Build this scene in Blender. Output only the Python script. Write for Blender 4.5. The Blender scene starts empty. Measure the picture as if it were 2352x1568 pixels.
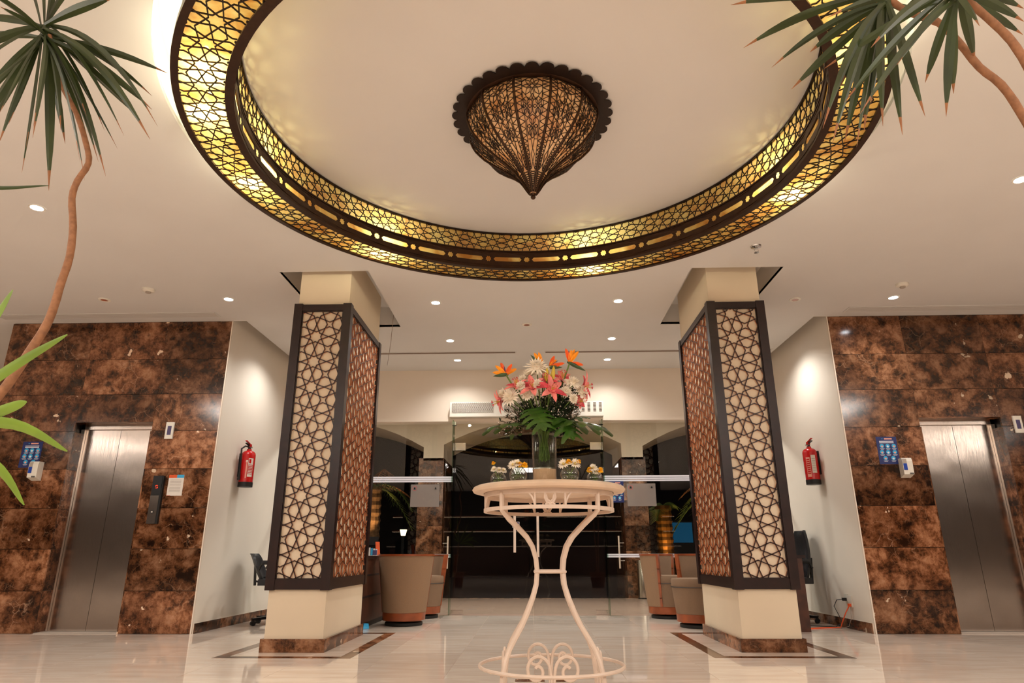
import bpy, math, random
from mathutils import Vector, Matrix
random.seed(7)
PI = math.pi
S = bpy.context.scene
COL = S.collection
def lin(c):
    return tuple(((v/255)/12.92 if v/255 <= .04045 else ((v/255+.055)/1.055)**2.4) for v in c)

# ------------------------------------------------------------------ camera, world, exposure
C = 3.448                      # ceiling height
YAW, PITCH, ROLL, FOC = 0.0298, 0.3133, -0.002, 1516.6
cam = bpy.data.cameras.new('camera'); co = bpy.data.objects.new('camera', cam); COL.objects.link(co)
f = Vector((-math.sin(YAW)*math.cos(PITCH), math.cos(YAW)*math.cos(PITCH), math.sin(PITCH)))
r = Vector((math.cos(YAW), math.sin(YAW), 0)); u = r.cross(f)
r, u = math.cos(ROLL)*r + math.sin(ROLL)*u, -math.sin(ROLL)*r + math.cos(ROLL)*u
M = Matrix((r, u, -f)).transposed().to_4x4(); M.translation = (0, 0, 0.77); co.matrix_world = M
cam.sensor_fit = 'HORIZONTAL'; cam.sensor_width = 36; cam.lens = FOC/2352*36; cam.clip_start = .05; cam.clip_end = 200
S.camera = co
S.view_settings.view_transform = 'Standard'; S.view_settings.look = 'None'; S.view_settings.gamma = 1
S.view_settings.use_curve_mapping = False; S.view_settings.exposure = 0.0
W = bpy.data.worlds.new('night'); S.world = W; W.use_nodes = True
W.node_tree.nodes['Background'].inputs[0].default_value = (.004, .006, .012, 1)
W.node_tree.nodes['Background'].inputs[1].default_value = 1
S.cycles.max_bounces = 10; S.cycles.diffuse_bounces = 5; S.cycles.glossy_bounces = 5
S.cycles.transmission_bounces = 6; S.cycles.transparent_max_bounces = 16
S.cycles.use_denoising = True; S.cycles.sample_clamp_indirect = 6
WARM = (1.0, .70, .46); COOL = (1.0, .955, .90)
def light(kind, name, loc, energy, color, size=.05, rot=None, **k):
    l = bpy.data.lights.new(name, kind); l.energy = energy; l.color = color
    if kind == 'AREA':
        l.size = size
        if 'sy' in k: l.shape = 'RECTANGLE'; l.size_y = k['sy']
    else: l.shadow_soft_size = size
    if kind == 'SPOT': l.spot_size = k.get('ang', 2.2); l.spot_blend = k.get('blend', .6)
    o = bpy.data.objects.new(name, l); COL.objects.link(o); o.location = loc
    if rot: o.rotation_euler = rot
    return o
# added fill panels in the unseen lobby ceiling behind the photographer, modelled below
LOBBY_FILL = [(-3.2, -1.2), (3.2, -1.2), (0, -2.4), (-5.6, 2.2), (5.6, 2.2), (-4, -6), (4, -6), (-10.5, -1), (10.5, -1), (-12, 4), (12, 4)]
for x, y in LOBBY_FILL: light('AREA', 'added_fill_light', (x, y, C-.03), 112 if abs(x) < 8 else 60, COOL, 1.2, sy=1.2)
DOWN = [(-3.306, 6.647, 'lit white downlight left of the left pillar'),
        (-1.052, 6.831, 'lit white downlight just behind the ring, right of the left pillar'),
        (.973, 6.850, 'lit white downlight just behind the ring, left of the right pillar'),
        (-1.055, 8.195, 'lit white downlight in the second row, in line with the left ones'),
        (1.051, 8.180, 'lit white downlight in the second row, in line with the right ones'),
        (-1.057, 9.108, 'small lit downlight on the left between slot diffuser and entrance wall'),
        (1.097, 9.143, 'small lit downlight on the right between slot diffuser and entrance wall'),
        (3.973, 6.852, 'lit white downlight over the right lift, below the smoke detector'),
        (-3.974, 4.622, 'lit white downlight beside the left palm trunk'),
        (3.693, 4.456, 'lit white downlight at the right edge of the view'),
        (-2.95, 8.2, 'lit downlight hidden behind the left pillar, washing the white wall'),
        (2.95, 8.2, 'lit downlight hidden behind the right pillar, washing the white wall')]
for x, y, _ in DOWN: light('SPOT', 'downlight_lamp', (x, y, C-.035), 64 if y < 8.6 else 40, (1, .97, .92), .04, (0, 0, 0), ang=2.5, blend=.8)

# ------------------------------------------------------------------ materials
MT = {}
def nt(name):
    m = bpy.data.materials.new(name); m.use_nodes = True; t = m.node_tree
    b = t.nodes['Principled BSDF']; MT[name] = m
    return m, t, b
def N(t, ty, **k):
    n = t.nodes.new(ty)
    for a, v in k.items(): setattr(n, a, v)
    return n
def mat(name, rgb, rough=.5, metal=0., spec=.5, noise=0., scale=20., bump=0., emit=None, es=0., coat=0.):
    m, t, b = nt(name)
    c = lin(rgb)
    b.inputs['Roughness'].default_value = rough; b.inputs['Metallic'].default_value = metal
    b.inputs['Specular IOR Level'].default_value = spec; b.inputs['Coat Weight'].default_value = coat
    b.inputs['Base Color'].default_value = (*c, 1)
    tc = N(t, 'ShaderNodeTexCoord'); nz = N(t, 'ShaderNodeTexNoise'); nz.inputs['Scale'].default_value = scale
    nz.inputs['Detail'].default_value = 4
    t.links.new(tc.outputs['Object'], nz.inputs['Vector'])
    rp = N(t, 'ShaderNodeValToRGB'); k = max(noise, .02)
    rp.color_ramp.elements[0].position = .3; rp.color_ramp.elements[1].position = .7
    rp.color_ramp.elements[0].color = (*[max(0, v*(1-k)) for v in c], 1); rp.color_ramp.elements[1].color = (*[min(1, v*(1+k)) for v in c], 1)
    t.links.new(nz.outputs['Fac'], rp.inputs['Fac']); t.links.new(rp.outputs['Color'], b.inputs['Base Color'])
    if bump:
        bp = N(t, 'ShaderNodeBump'); bp.inputs['Strength'].default_value = bump; bp.inputs['Distance'].default_value = .002
        t.links.new(nz.outputs['Fac'], bp.inputs['Height']); t.links.new(bp.outputs['Normal'], b.inputs['Normal'])
    if emit: b.inputs['Emission Color'].default_value = (*lin(emit), 1); b.inputs['Emission Strength'].default_value = es
    return m
def ramp(t, fac, stops):
    rp = N(t, 'ShaderNodeValToRGB'); e = rp.color_ramp.elements
    while len(e) < len(stops): e.new(.5)
    for i, (p, c) in enumerate(stops): e[i].position = p; e[i].color = (*c, 1)
    t.links.new(fac, rp.inputs['Fac']); return rp.outputs['Color']
def mix(t, fac, a, b, mode='MIX'):
    n = N(t, 'ShaderNodeMix', data_type='RGBA', blend_type=mode)
    if hasattr(fac, 'links'): t.links.new(fac, n.inputs['Factor'])
    else: n.inputs['Factor'].default_value = fac
    for v, s in ((a, n.inputs['A']), (b, n.inputs['B'])):
        if hasattr(v, 'links'): t.links.new(v, s)
        else: s.default_value = (*v, 1)
    return n.outputs['Result']
def marble(name, kind):
    m, t, b = nt(name)
    tc = N(t, 'ShaderNodeTexCoord'); oi = N(t, 'ShaderNodeObjectInfo')
    geo = N(t, 'ShaderNodeNewGeometry')
    add = N(t, 'ShaderNodeVectorMath', operation='MULTIPLY_ADD')
    cmb = N(t, 'ShaderNodeCombineXYZ')
    for i in range(3):
        t.links.new(oi.outputs['Random'], cmb.inputs[i])
    t.links.new(cmb.outputs[0], add.inputs[0]); add.inputs[1].default_value = (37, 23, 51) if kind == 'dark' else (9, 7, 5)
    t.links.new(geo.outputs['Position'], add.inputs[2]); P = add.outputs[0]
    if kind == 'dark':
        n1 = N(t, 'ShaderNodeTexNoise'); n1.inputs['Scale'].default_value = 5.2; n1.inputs['Detail'].default_value = 10; n1.inputs['Roughness'].default_value = .74; n1.inputs['Distortion'].default_value = .18
        t.links.new(P, n1.inputs['Vector'])
        base = ramp(t, n1.outputs['Fac'], [(.30, lin((28, 15, 9))), (.42, lin((62, 37, 22))), (.50, lin((116, 74, 48))), (.59, lin((160, 114, 84))), (.74, lin((192, 150, 122)))])
        n0 = N(t, 'ShaderNodeTexNoise'); n0.inputs['Scale'].default_value = 1.1; n0.inputs['Detail'].default_value = 2; t.links.new(P, n0.inputs['Vector'])
        base = mix(t, ramp(t, n0.outputs['Fac'], [(.38, (.85, .85, .85)), (.55, (0, 0, 0))]), base, mix(t, 1., base, (.42, .36, .30), 'MULTIPLY'))
        # veins: distorted voronoi edges
        n2 = N(t, 'ShaderNodeTexNoise'); n2.inputs['Scale'].default_value = 5; n2.inputs['Detail'].default_value = 5; t.links.new(P, n2.inputs['Vector'])
        wv = N(t, 'ShaderNodeVectorMath', operation='MULTIPLY_ADD'); t.links.new(n2.outputs['Color'], wv.inputs[0]); wv.inputs[1].default_value = (.22, .22, .22); t.links.new(P, wv.inputs[2])
        for sc, w, colr, amt in ((5.0, .009, (196, 158, 130), .5), (14, .022, (160, 116, 88), .6)):
            v = N(t, 'ShaderNodeTexVoronoi', feature='DISTANCE_TO_EDGE'); v.inputs['Scale'].default_value = sc; t.links.new(wv.outputs[0], v.inputs['Vector'])
            e = ramp(t, v.outputs['Distance'], [(0, (amt,)*3), (w, (amt*.5,)*3), (w*2.5, (0, 0, 0))])
            n3 = N(t, 'ShaderNodeTexNoise'); n3.inputs['Scale'].default_value = sc*.5; t.links.new(P, n3.inputs['Vector'])
            e = mix(t, 1., e, ramp(t, n3.outputs['Fac'], [(.50, (0, 0, 0)), (.66, (1, 1, 1))]), 'MULTIPLY')
            base = mix(t, e, base, lin(colr))
        n4 = N(t, 'ShaderNodeTexNoise'); n4.inputs['Scale'].default_value = 7; n4.inputs['Detail'].default_value = 3; t.links.new(P, n4.inputs['Vector'])
        base = mix(t, ramp(t, n4.outputs['Fac'], [(.705, (0, 0, 0)), (.72, (1, 1, 1))]), base, lin((224, 200, 176)))
        base = mix(t, ramp(t, n4.outputs['Fac'], [(.30, (.8, .8, .8)), (.40, (0, 0, 0))]), base, lin((24, 12, 8)))
        # each slab a little different in tone
        tone = ramp(t, oi.outputs['Random'], [(0, (.60, .58, .54)), (.5, (.95, .92, .86)), (1, (1.25, 1.18, 1.12))])
        base = mix(t, 1., base, tone, 'MULTIPLY')
        b.inputs['Roughness'].default_value = .13; b.inputs['Specular IOR Level'].default_value = .55
    else:
        mp = N(t, 'ShaderNodeMapping'); mp.inputs['Scale'].default_value = (.9, 5.0, 5.0); t.links.new(P, mp.inputs['Vector'])
        n1 = N(t, 'ShaderNodeTexNoise'); n1.inputs['Scale'].default_value = 2.2; n1.inputs['Detail'].default_value = 7; n1.inputs['Distortion'].default_value = .35
        t.links.new(mp.outputs[0], n1.inputs['Vector'])
        base = ramp(t, n1.outputs['Fac'], [(.3, lin((218, 199, 183))), (.5, lin((225, 209, 194))), (.62, lin((231, 217, 203))), (.75, lin((220, 202, 186)))])
        tone = ramp(t, oi.outputs['Random'], [(0, (.93, .90, .88)), (1, (1.04, 1.03, 1.02))])
        base = mix(t, 1., base, tone, 'MULTIPLY')
        b.inputs['Roughness'].default_value = .05; b.inputs['Specular IOR Level'].default_value = .65
    t.links.new(base, b.inputs['Base Color'])
    return m
mat('porch_stone', (176, 148, 130), .25, noise=.06, scale=5, spec=.5)
marble('dark_marble', 'dark'); marble('cream_marble', 'cream')
mat('plaster', (228, 214, 198), .85, noise=.015, scale=2, spec=.2)
mat('ceiling_paint', (213, 210, 206), .8, noise=.01, scale=1.5, spec=.2)
mat('column_paint', (218, 200, 174), .7, noise=.02, scale=3, spec=.3)
mat('wall_white', (232, 222, 208), .75, noise=.015, scale=2, spec=.3)
mat('lobby_wall', (104, 80, 62), .6, noise=.05, scale=2)
mat('dark_wall', (50, 38, 30), .7, noise=.1, scale=3)
mat('dark_wood', (34, 14, 10), .32, noise=.35, scale=14, spec=.5)
mat('lattice_wood', (40, 17, 11), .33, noise=.25, scale=30, spec=.6)
mat('cut_edge_glare', (176, 110, 72), .35, noise=.2, scale=30, spec=.6)  # raw cut wood, its colour lightened to stand in for glare
mat('desk_wood', (70, 38, 24), .4, noise=.3, scale=12)
mat('honey_wood', (142, 70, 34), .28, noise=.28, scale=9, spec=.6)
mat('bronze', (58, 36, 20), .38, metal=.6, noise=.2, scale=25)
mat('bronze_dark', (40, 26, 18), .45, metal=.5, noise=.2, scale=25)
mat('fabric', (146, 118, 94), .95, noise=.16, scale=420, bump=.5, spec=.1)
mat('fabric_seat', (132, 108, 88), .95, noise=.14, scale=420, bump=.5, spec=.1)
mat('black_rubber', (16, 14, 14), .5)
mat('black_leather', (22, 22, 26), .38, noise=.1, scale=60)
mat('black_plastic', (14, 13, 14), .35)
mat('chrome', (200, 198, 196), .15, metal=1)
mat('white_plastic', (226, 220, 208), .4)
mat('grille_grey', (170, 158, 146), .6)
mat('grille_shadow', (84, 66, 54), .8)
mat('vent_paint', (196, 172, 152), .7)
mat('cream_metal', (214, 192, 174), .42, noise=.05, scale=20, spec=.5)
mat('cream_wood', (212, 186, 160), .45, noise=.08, scale=9)
mat('table_groove', (110, 70, 46), .6)
mat('red_paint', (190, 10, 12), .25, noise=.04, spec=.6)
mat('paper', (222, 214, 204), .8); mat('print_grey', (120, 108, 100), .8)
mat('orange_print', (214, 84, 28), .6); mat('blue_gel', (10, 60, 160), .3); mat('blue_poster', (14, 34, 96), .45)
mat('icon_cyan', (50, 160, 208), .5); mat('icon_pink', (226, 158, 140), .5); mat('print_white', (226, 224, 232), .5)
mat('led_red', (255, 40, 20), .5, emit=(255, 50, 20), es=4)
mat('leaf_green', (52, 64, 26), .42, noise=.3, scale=6, spec=.5); mat('leaf_light', (112, 138, 40), .45, noise=.2, scale=6)
mat('leaf_tip', (150, 98, 60), .7, noise=.2, scale=20); mat('monstera', (48, 82, 22), .3, noise=.3, scale=12, spec=.6)
mat('stem_green', (94, 120, 42), .5, noise=.2, scale=30); mat('filler_green', (38, 50, 22), .6, noise=.3, scale=30)
mat('twig_brown', (96, 66, 44), .8); mat('bark', (150, 104, 72), .8, noise=.25, scale=45, bump=.8)
mat('orange_petal', (252, 156, 20), .45, noise=.12, scale=30); mat('orange_deep', (236, 92, 16), .45, noise=.1, scale=30)
mat('bract_green', (54, 78, 34), .4, noise=.3, scale=20); mat('violet', (74, 66, 104), .5)
mat('pink_petal', (234, 134, 126), .5, noise=.18, scale=30); mat('pink_deep', (208, 66, 78), .5, noise=.2, scale=30)
mat('white_petal', (240, 228, 208), .6, noise=.04); mat('yellow_petal', (246, 184, 20), .5, noise=.1, scale=40)
mat('bud_yellow', (208, 178, 62), .5); mat('tiny_white', (226, 206, 190), .7)
mat('sand', (216, 178, 142), .9, noise=.1, scale=300)
mat('terracotta', (120, 70, 46), .7, noise=.1); mat('soil', (40, 26, 18), .95, noise=.3)
mat('cable_orange', (232, 88, 30), .45); mat('cable_black', (22, 18, 18), .5); mat('cable_grey', (150, 132, 120), .5)
mat('asphalt', (34, 30, 30), .6, noise=.2); mat('far_wall', (34, 28, 24), .9, noise=.08, scale=1.2)
mat('palm_trunk', (150, 112, 76), .9, noise=.4, scale=14, bump=1.); mat('palm_leaf', (120, 138, 60), .5, noise=.3, scale=9); mat('palm_dry', (190, 130, 76), .6, noise=.2)
mat('gold_scale', (196, 130, 56), .3, metal=.7, noise=.3, scale=10)
mat('frosted', (190, 184, 178), .7)
m, t, b = nt('steel')
b.inputs['Metallic'].default_value = 1; b.inputs['Roughness'].default_value = .16; b.inputs['Base Color'].default_value = (*lin((222, 210, 200)), 1)
tc = N(t, 'ShaderNodeTexCoord'); mp = N(t, 'ShaderNodeMapping'); mp.inputs['Scale'].default_value = (400, 400, 3)
nz = N(t, 'ShaderNodeTexNoise'); nz.inputs['Scale'].default_value = 1; bp = N(t, 'ShaderNodeBump'); bp.inputs['Strength'].default_value = 1; bp.inputs['Distance'].default_value = .00035
n2 = N(t, 'ShaderNodeTexNoise'); n2.inputs['Scale'].default_value = 2.2; n2.inputs['Detail'].default_value = 1; b2 = N(t, 'ShaderNodeBump'); b2.inputs['Strength'].default_value = 1; b2.inputs['Distance'].default_value = .004
t.links.new(tc.outputs['Object'], mp.inputs[0]); t.links.new(mp.outputs[0], nz.inputs['Vector']); t.links.new(nz.outputs['Fac'], bp.inputs['Height'])
t.links.new(tc.outputs['Object'], n2.inputs['Vector']); t.links.new(n2.outputs['Fac'], b2.inputs['Height']); t.links.new(bp.outputs[0], b2.inputs['Normal'])
t.links.new(b2.outputs[0], b.inputs['Normal'])
def emis(name, rgb, s):
    m, t, b = nt(name); b.inputs['Base Color'].default_value = (*lin(rgb), 1)
    b.inputs['Emission Color'].default_value = (*lin(rgb), 1); b.inputs['Emission Strength'].default_value = s; return m
emis('lamp_disc', (236, 246, 255), 30); emis('bulb_glow', (255, 214, 150), 60); emis('fill_panel_glow', (255, 232, 205), 4)
emis('added_strip_glow', (255, 226, 190), 1.3); emis('lantern_glow', (255, 216, 160), 6); emis('blue_screen', (10, 90, 130), .35)
def glass(name, tint=(1, 1, 1), ior=1.5, rough=0.):
    m = bpy.data.materials.new(name); m.use_nodes = True; t = m.node_tree; t.nodes.clear(); MT[name] = m
    o = N(t, 'ShaderNodeOutputMaterial'); mx = N(t, 'ShaderNodeMixShader'); fr = N(t, 'ShaderNodeFresnel'); fr.inputs[0].default_value = ior
    tr = N(t, 'ShaderNodeBsdfTransparent'); tr.inputs[0].default_value = (*tint, 1); gl = N(t, 'ShaderNodeBsdfGlossy'); gl.inputs['Roughness'].default_value = rough
    ge = N(t, 'ShaderNodeNewGeometry'); ml = N(t, 'ShaderNodeMath', operation='SUBTRACT', use_clamp=True)
    t.links.new(fr.outputs[0], ml.inputs[0]); t.links.new(ge.outputs['Backfacing'], ml.inputs[1])
    t.links.new(ml.outputs[0], mx.inputs[0]); t.links.new(tr.outputs[0], mx.inputs[1]); t.links.new(gl.outputs[0], mx.inputs[2]); t.links.new(mx.outputs[0], o.inputs[0])
    return m
def round_glass(name, tint, f0, f1, pw):
    m = bpy.data.materials.new(name); m.use_nodes = True; t = m.node_tree; t.nodes.clear(); MT[name] = m
    o = N(t, 'ShaderNodeOutputMaterial'); mx = N(t, 'ShaderNodeMixShader'); lw = N(t, 'ShaderNodeLayerWeight'); lw.inputs[0].default_value = .5
    p_ = N(t, 'ShaderNodeMath', operation='POWER'); p_.inputs[1].default_value = pw; a_ = N(t, 'ShaderNodeMath', operation='MULTIPLY_ADD'); a_.inputs[1].default_value = f1-f0; a_.inputs[2].default_value = f0
    tr = N(t, 'ShaderNodeBsdfTransparent'); tr.inputs[0].default_value = (*tint, 1); gl = N(t, 'ShaderNodeBsdfGlossy'); gl.inputs['Roughness'].default_value = .02
    t.links.new(lw.outputs['Facing'], p_.inputs[0]); t.links.new(p_.outputs[0], a_.inputs[0]); t.links.new(a_.outputs[0], mx.inputs[0])
    t.links.new(tr.outputs[0], mx.inputs[1]); t.links.new(gl.outputs[0], mx.inputs[2]); t.links.new(mx.outputs[0], o.inputs[0])
glass('pane_glass', (.95, .97, .95), 1.65); round_glass('bowl_glass', (.96, .97, .96), .05, .75, 3.); glass('fin_glass', (.62, .74, .66)); round_glass('water', (.93, .95, .90), .02, .35, 3.)
def film(name, rgb, alpha):
    m, t, b = nt(name); b.inputs['Base Color'].default_value = (*lin(rgb), 1); b.inputs['Alpha'].default_value = alpha; b.inputs['Roughness'].default_value = .7
film('notice_film', (150, 138, 130), .62)
# onyx shade: lets the bulbs behind shine through
for nm, clear in (('onyx', .07), ('onyx_thin', .26)):
    m = bpy.data.materials.new(nm); m.use_nodes = True; t = m.node_tree; t.nodes.clear(); MT[nm] = m
    o = N(t, 'ShaderNodeOutputMaterial'); mx = N(t, 'ShaderNodeMixShader'); mx.inputs[0].default_value = .25
    tr = N(t, 'ShaderNodeBsdfTranslucent'); df = N(t, 'ShaderNodeBsdfDiffuse')
    geo = N(t, 'ShaderNodeNewGeometry'); nz = N(t, 'ShaderNodeTexNoise'); nz.inputs['Scale'].default_value = 5; nz.inputs['Detail'].default_value = 5; nz.inputs['Distortion'].default_value = .6
    t.links.new(geo.outputs['Position'], nz.inputs['Vector'])
    cc = ramp(t, nz.outputs['Fac'], [(.36, lin((204, 138, 66))), (.50, lin((232, 188, 106))), (.66, lin((246, 226, 150)))])
    t.links.new(cc, tr.inputs[0]); t.links.new(cc, df.inputs[0]); t.links.new(tr.outputs[0], mx.inputs[1]); t.links.new(df.outputs[0], mx.inputs[2])
    m2 = N(t, 'ShaderNodeMixShader'); m2.inputs[0].default_value = clear; tp_ = N(t, 'ShaderNodeBsdfTransparent'); tp_.inputs[0].default_value = (1, .94, .55, 1)
    t.links.new(mx.outputs[0], m2.inputs[1]); t.links.new(tp_.outputs[0], m2.inputs[2]); t.links.new(m2.outputs[0], o.inputs[0])
# unlit amber shade of the pendant
m, t, b = nt('amber_shade'); b.inputs['Roughness'].default_value = .25
geo = N(t, 'ShaderNodeNewGeometry'); nz = N(t, 'ShaderNodeTexNoise'); nz.inputs['Scale'].default_value = 9; nz.inputs['Detail'].default_value = 4
t.links.new(geo.outputs['Position'], nz.inputs['Vector'])
t.links.new(ramp(t, nz.outputs['Fac'], [(.3, lin((206, 142, 86))), (.5, lin((234, 186, 134))), (.7, lin((240, 204, 158)))]), b.inputs['Base Color'])

# ------------------------------------------------------------------ mesh builder
class MB:
    def __init__(s): s.v = []; s.f = []; s.m = []
    def add(s, vs, fs, mi=0):
        n = len(s.v); s.v += [tuple(p) for p in vs]; s.f += [tuple(i+n for i in q) for q in fs]; s.m += [mi]*len(fs)
        return s
    def box(s, x0, y0, z0, x1, y1, z1, mi=0):
        return s.add([(x0,y0,z0),(x1,y0,z0),(x1,y1,z0),(x0,y1,z0),(x0,y0,z1),(x1,y0,z1),(x1,y1,z1),(x0,y1,z1)],
              [(0,3,2,1),(4,5,6,7),(0,1,5,4),(1,2,6,5),(2,3,7,6),(3,0,4,7)], mi)
    def bar(s, p, q, w, d, nrm, mi=0, off=0., side=None):
        """bar from p to q lying on a surface with normal nrm: width w, thickness d above the surface"""
        p = Vector(p); q = Vector(q); nrm = Vector(nrm).normalized(); t_ = (q-p)
        if t_.length < 1e-6: return s
        t_.normalize(); sd = t_.cross(nrm).normalized()*(w/2); n0 = nrm*off; n1 = nrm*(off+d); e = t_*(w*.25); p = p-e; q = q+e
        s.add([p-sd+n0, p+sd+n0, q+sd+n0, q-sd+n0, p-sd+n1, p+sd+n1, q+sd+n1, q-sd+n1],
              [(0,1,2,3),(4,7,6,5),(0,4,5,1),(1,5,6,2),(2,6,7,3),(3,7,4,0)], mi)
        if side is not None: s.m[-4:] = [side]*4
        return s
    def tube(s, pts, rad, n=8, mi=0, closed=False, caps=True):
        pts = [Vector(p) for p in pts]; k = len(pts); rr = rad if isinstance(rad, (list, tuple)) else [rad]*k
        vs = []; up = None
        for i, p in enumerate(pts):
            a = pts[(i-1) % k] if (closed or i) else p; b_ = pts[(i+1) % k] if (closed or i < k-1) else p
            t_ = (b_-a).normalized()
            if up is None:
                up = Vector((0, 0, 1)) if abs(t_.z) < .9 else Vector((0, 1, 0))
            x = up.cross(t_).normalized(); y = t_.cross(x); up = y
            for j in range(n):
                an = 2*PI*j/n; vs.append(p + rr[i]*(math.cos(an)*x + math.sin(an)*y))
        fs = []
        for i in range(k if closed else k-1):
            for j in range(n):
                a = i*n+j; b2 = i*n+(j+1) % n; c = ((i+1) % k)*n+(j+1) % n; d = ((i+1) % k)*n+j
                fs.append((a, b2, c, d))
        if caps and not closed: fs += [tuple(range(n))[::-1], tuple((k-1)*n+j for j in range(n))]
        return s.add(vs, fs, mi)
    def lathe(s, prof, cx=0, cy=0, n=32, mi=0, a0=0, a1=2*PI, cap=False, tilt=0.):
        full = abs(a1-a0-2*PI) < 1e-6; m_ = n if full else n+1; vs = []
        for (r_, z) in prof:
            for j in range(m_):
                an = a0+(a1-a0)*j/n; y_ = r_*math.sin(an)
                vs.append((cx+r_*math.cos(an), cy+y_, z+tilt*y_))
        fs = []
        for i in range(len(prof)-1):
            for j in range(n):
                fs.append((i*m_+j, i*m_+(j+1) % m_, (i+1)*m_+(j+1) % m_, (i+1)*m_+j))
        if cap: fs += [tuple(range(m_))[::-1], tuple((len(prof)-1)*m_+j for j in range(m_))]
        return s.add(vs, fs, mi)
    def prism(s, poly, lo, hi, axis='z', mi=0):
        n = len(poly); P_ = {'z': lambda a, b, c: (a, b, c), 'y': lambda a, b, c: (a, c, b), 'x': lambda a, b, c: (c, a, b)}[axis]
        return s.add([P_(a, b, lo) for a, b in poly]+[P_(a, b, hi) for a, b in poly],
              [tuple(range(n))[::-1], tuple(range(n, 2*n))]+[(i, (i+1) % n, n+(i+1) % n, n+i) for i in range(n)], mi)
    def sphere(s, c, rad, n=12, k=8, mi=0, sc=(1, 1, 1)):
        vs = []
        for i in range(k+1):
            th = PI*i/k
            for j in range(n):
                ph = 2*PI*j/n; vs.append((c[0]+rad*sc[0]*math.sin(th)*math.cos(ph), c[1]+rad*sc[1]*math.sin(th)*math.sin(ph), c[2]+rad*sc[2]*math.cos(th)))
        return s.add(vs, [(i*n+j, (i+1)*n+j, (i+1)*n+(j+1) % n, i*n+(j+1) % n) for i in range(k) for j in range(n)], mi)
    def mesh(s, name, mats, smooth=False):
        me = bpy.data.meshes.new(name); me.from_pydata(s.v, [], s.f)
        for x in (mats if isinstance(mats, (list, tuple)) else [mats]): me.materials.append(MT[x])
        me.polygons.foreach_set('material_index', s.m)
        if smooth:
            me.polygons.foreach_set('use_smooth', [True]*len(me.polygons))
        me.update()
        if smooth:
            try: me.set_sharp_from_angle(angle=math.radians(38))
            except Exception: pass
        return me
    def build(s, name, mats, parent=None, smooth=False, **tags):
        return put(name, s.mesh(name, mats, smooth), parent, **tags)
def put(name, me, parent=None, loc=None, **tags):
    o = bpy.data.objects.new(name, me); COL.objects.link(o)
    if parent is not None: o.parent = parent; o.matrix_parent_inverse = pinv(parent)
    if loc is not None: o.location = loc
    for k_, v_ in tags.items(): o[k_] = v_
    return o
LOCM = {}
def pinv(p):
    """parts are modelled in world coordinates: cancel the thing's own placement"""
    m_ = Matrix.Identity(4); q = p
    if q.name in LOCM: m_ = LOCM[q.name].inverted()
    return m_
def thing(name, label, cat, loc=(0, 0, 0), group=None):
    o = bpy.data.objects.new(name, None); COL.objects.link(o); o.location = loc; o.empty_display_size = .05
    LOCM[o.name] = Matrix.Translation(loc)
    o['label'] = label; o['category'] = cat
    if group: o['group'] = group
    return o
def local(name, label, cat, loc, rz=0, group=None):
    """a thing whose parts are modelled around its own origin"""
    o = bpy.data.objects.new(name, None); COL.objects.link(o); o.location = loc; o.rotation_euler = (0, 0, rz); o.empty_display_size = .05
    o['label'] = label; o['category'] = cat
    if group: o['group'] = group
    return o
def dup(root, loc, rz=None, label=None, group=None):
    c = root.copy(); COL.objects.link(c); c.location = loc
    if rz is not None: c.rotation_euler = (0, 0, rz)
    if label: c['label'] = label
    if group: c['group'] = group
    def kids(a, b_):
        for ch in list(a.children):
            d = ch.copy(); COL.objects.link(d); d.parent = b_; kids(ch, d)
    kids(root, c); return c
def struct(name, mb, m_, parent=None, **k):
    o = mb.build(name, m_, parent, **k)
    if parent is None: o['kind'] = 'structure'
    return o

# ------------------------------------------------------------------ girih lattice (8-pointed stars)
def girih(w, h, p, ou, ov):
    """segments of the 4.8.8 star pattern clipped to [0,w]x[0,h]; a star centre sits at (ou,ov)"""
    segs = []
    i0, i1 = int((-ou)/p)-2, int((w-ou)/p)+2; j0, j1 = int((-ov)/p)-2, int((h-ov)/p)+2
    base = []
    a, b_, q = .197, .404, .139
    for sx in (1, -1):
        for sy in (1, -1):
            base.append(((0, a*sy), (.5*sx, b_*sy))); base.append(((a*sx, 0), (b_*sx, .5*sy)))
    for s_ in (1, -1):
        base.append(((q*s_, q), (-q*s_, 1-q))); base.append(((q, q*s_), (1-q, -q*s_)))
    for i in range(i0, i1+1):
        for j in range(j0, j1+1):
            for (x0, y0), (x1, y1) in base:
                A = (ou+(i+x0)*p, ov+(j+y0)*p); B = (ou+(i+x1)*p, ov+(j+y1)*p)
                t0, t1 = 0., 1.; dx, dy = B[0]-A[0], B[1]-A[1]; ok = True
                for pp, qq in ((-dx, A[0]), (dx, w-A[0]), (-dy, A[1]), (dy, h-A[1])):
                    if abs(pp) < 1e-9:
                        if qq < 0: ok = False
                    else:
                        r_ = qq/pp
                        if pp < 0: t0 = max(t0, r_)
                        else: t1 = min(t1, r_)
                if ok and t1-t0 > 1e-3:
                    segs.append(((A[0]+dx*t0, A[1]+dy*t0), (A[0]+dx*t1, A[1]+dy*t1)))
    return segs

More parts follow.
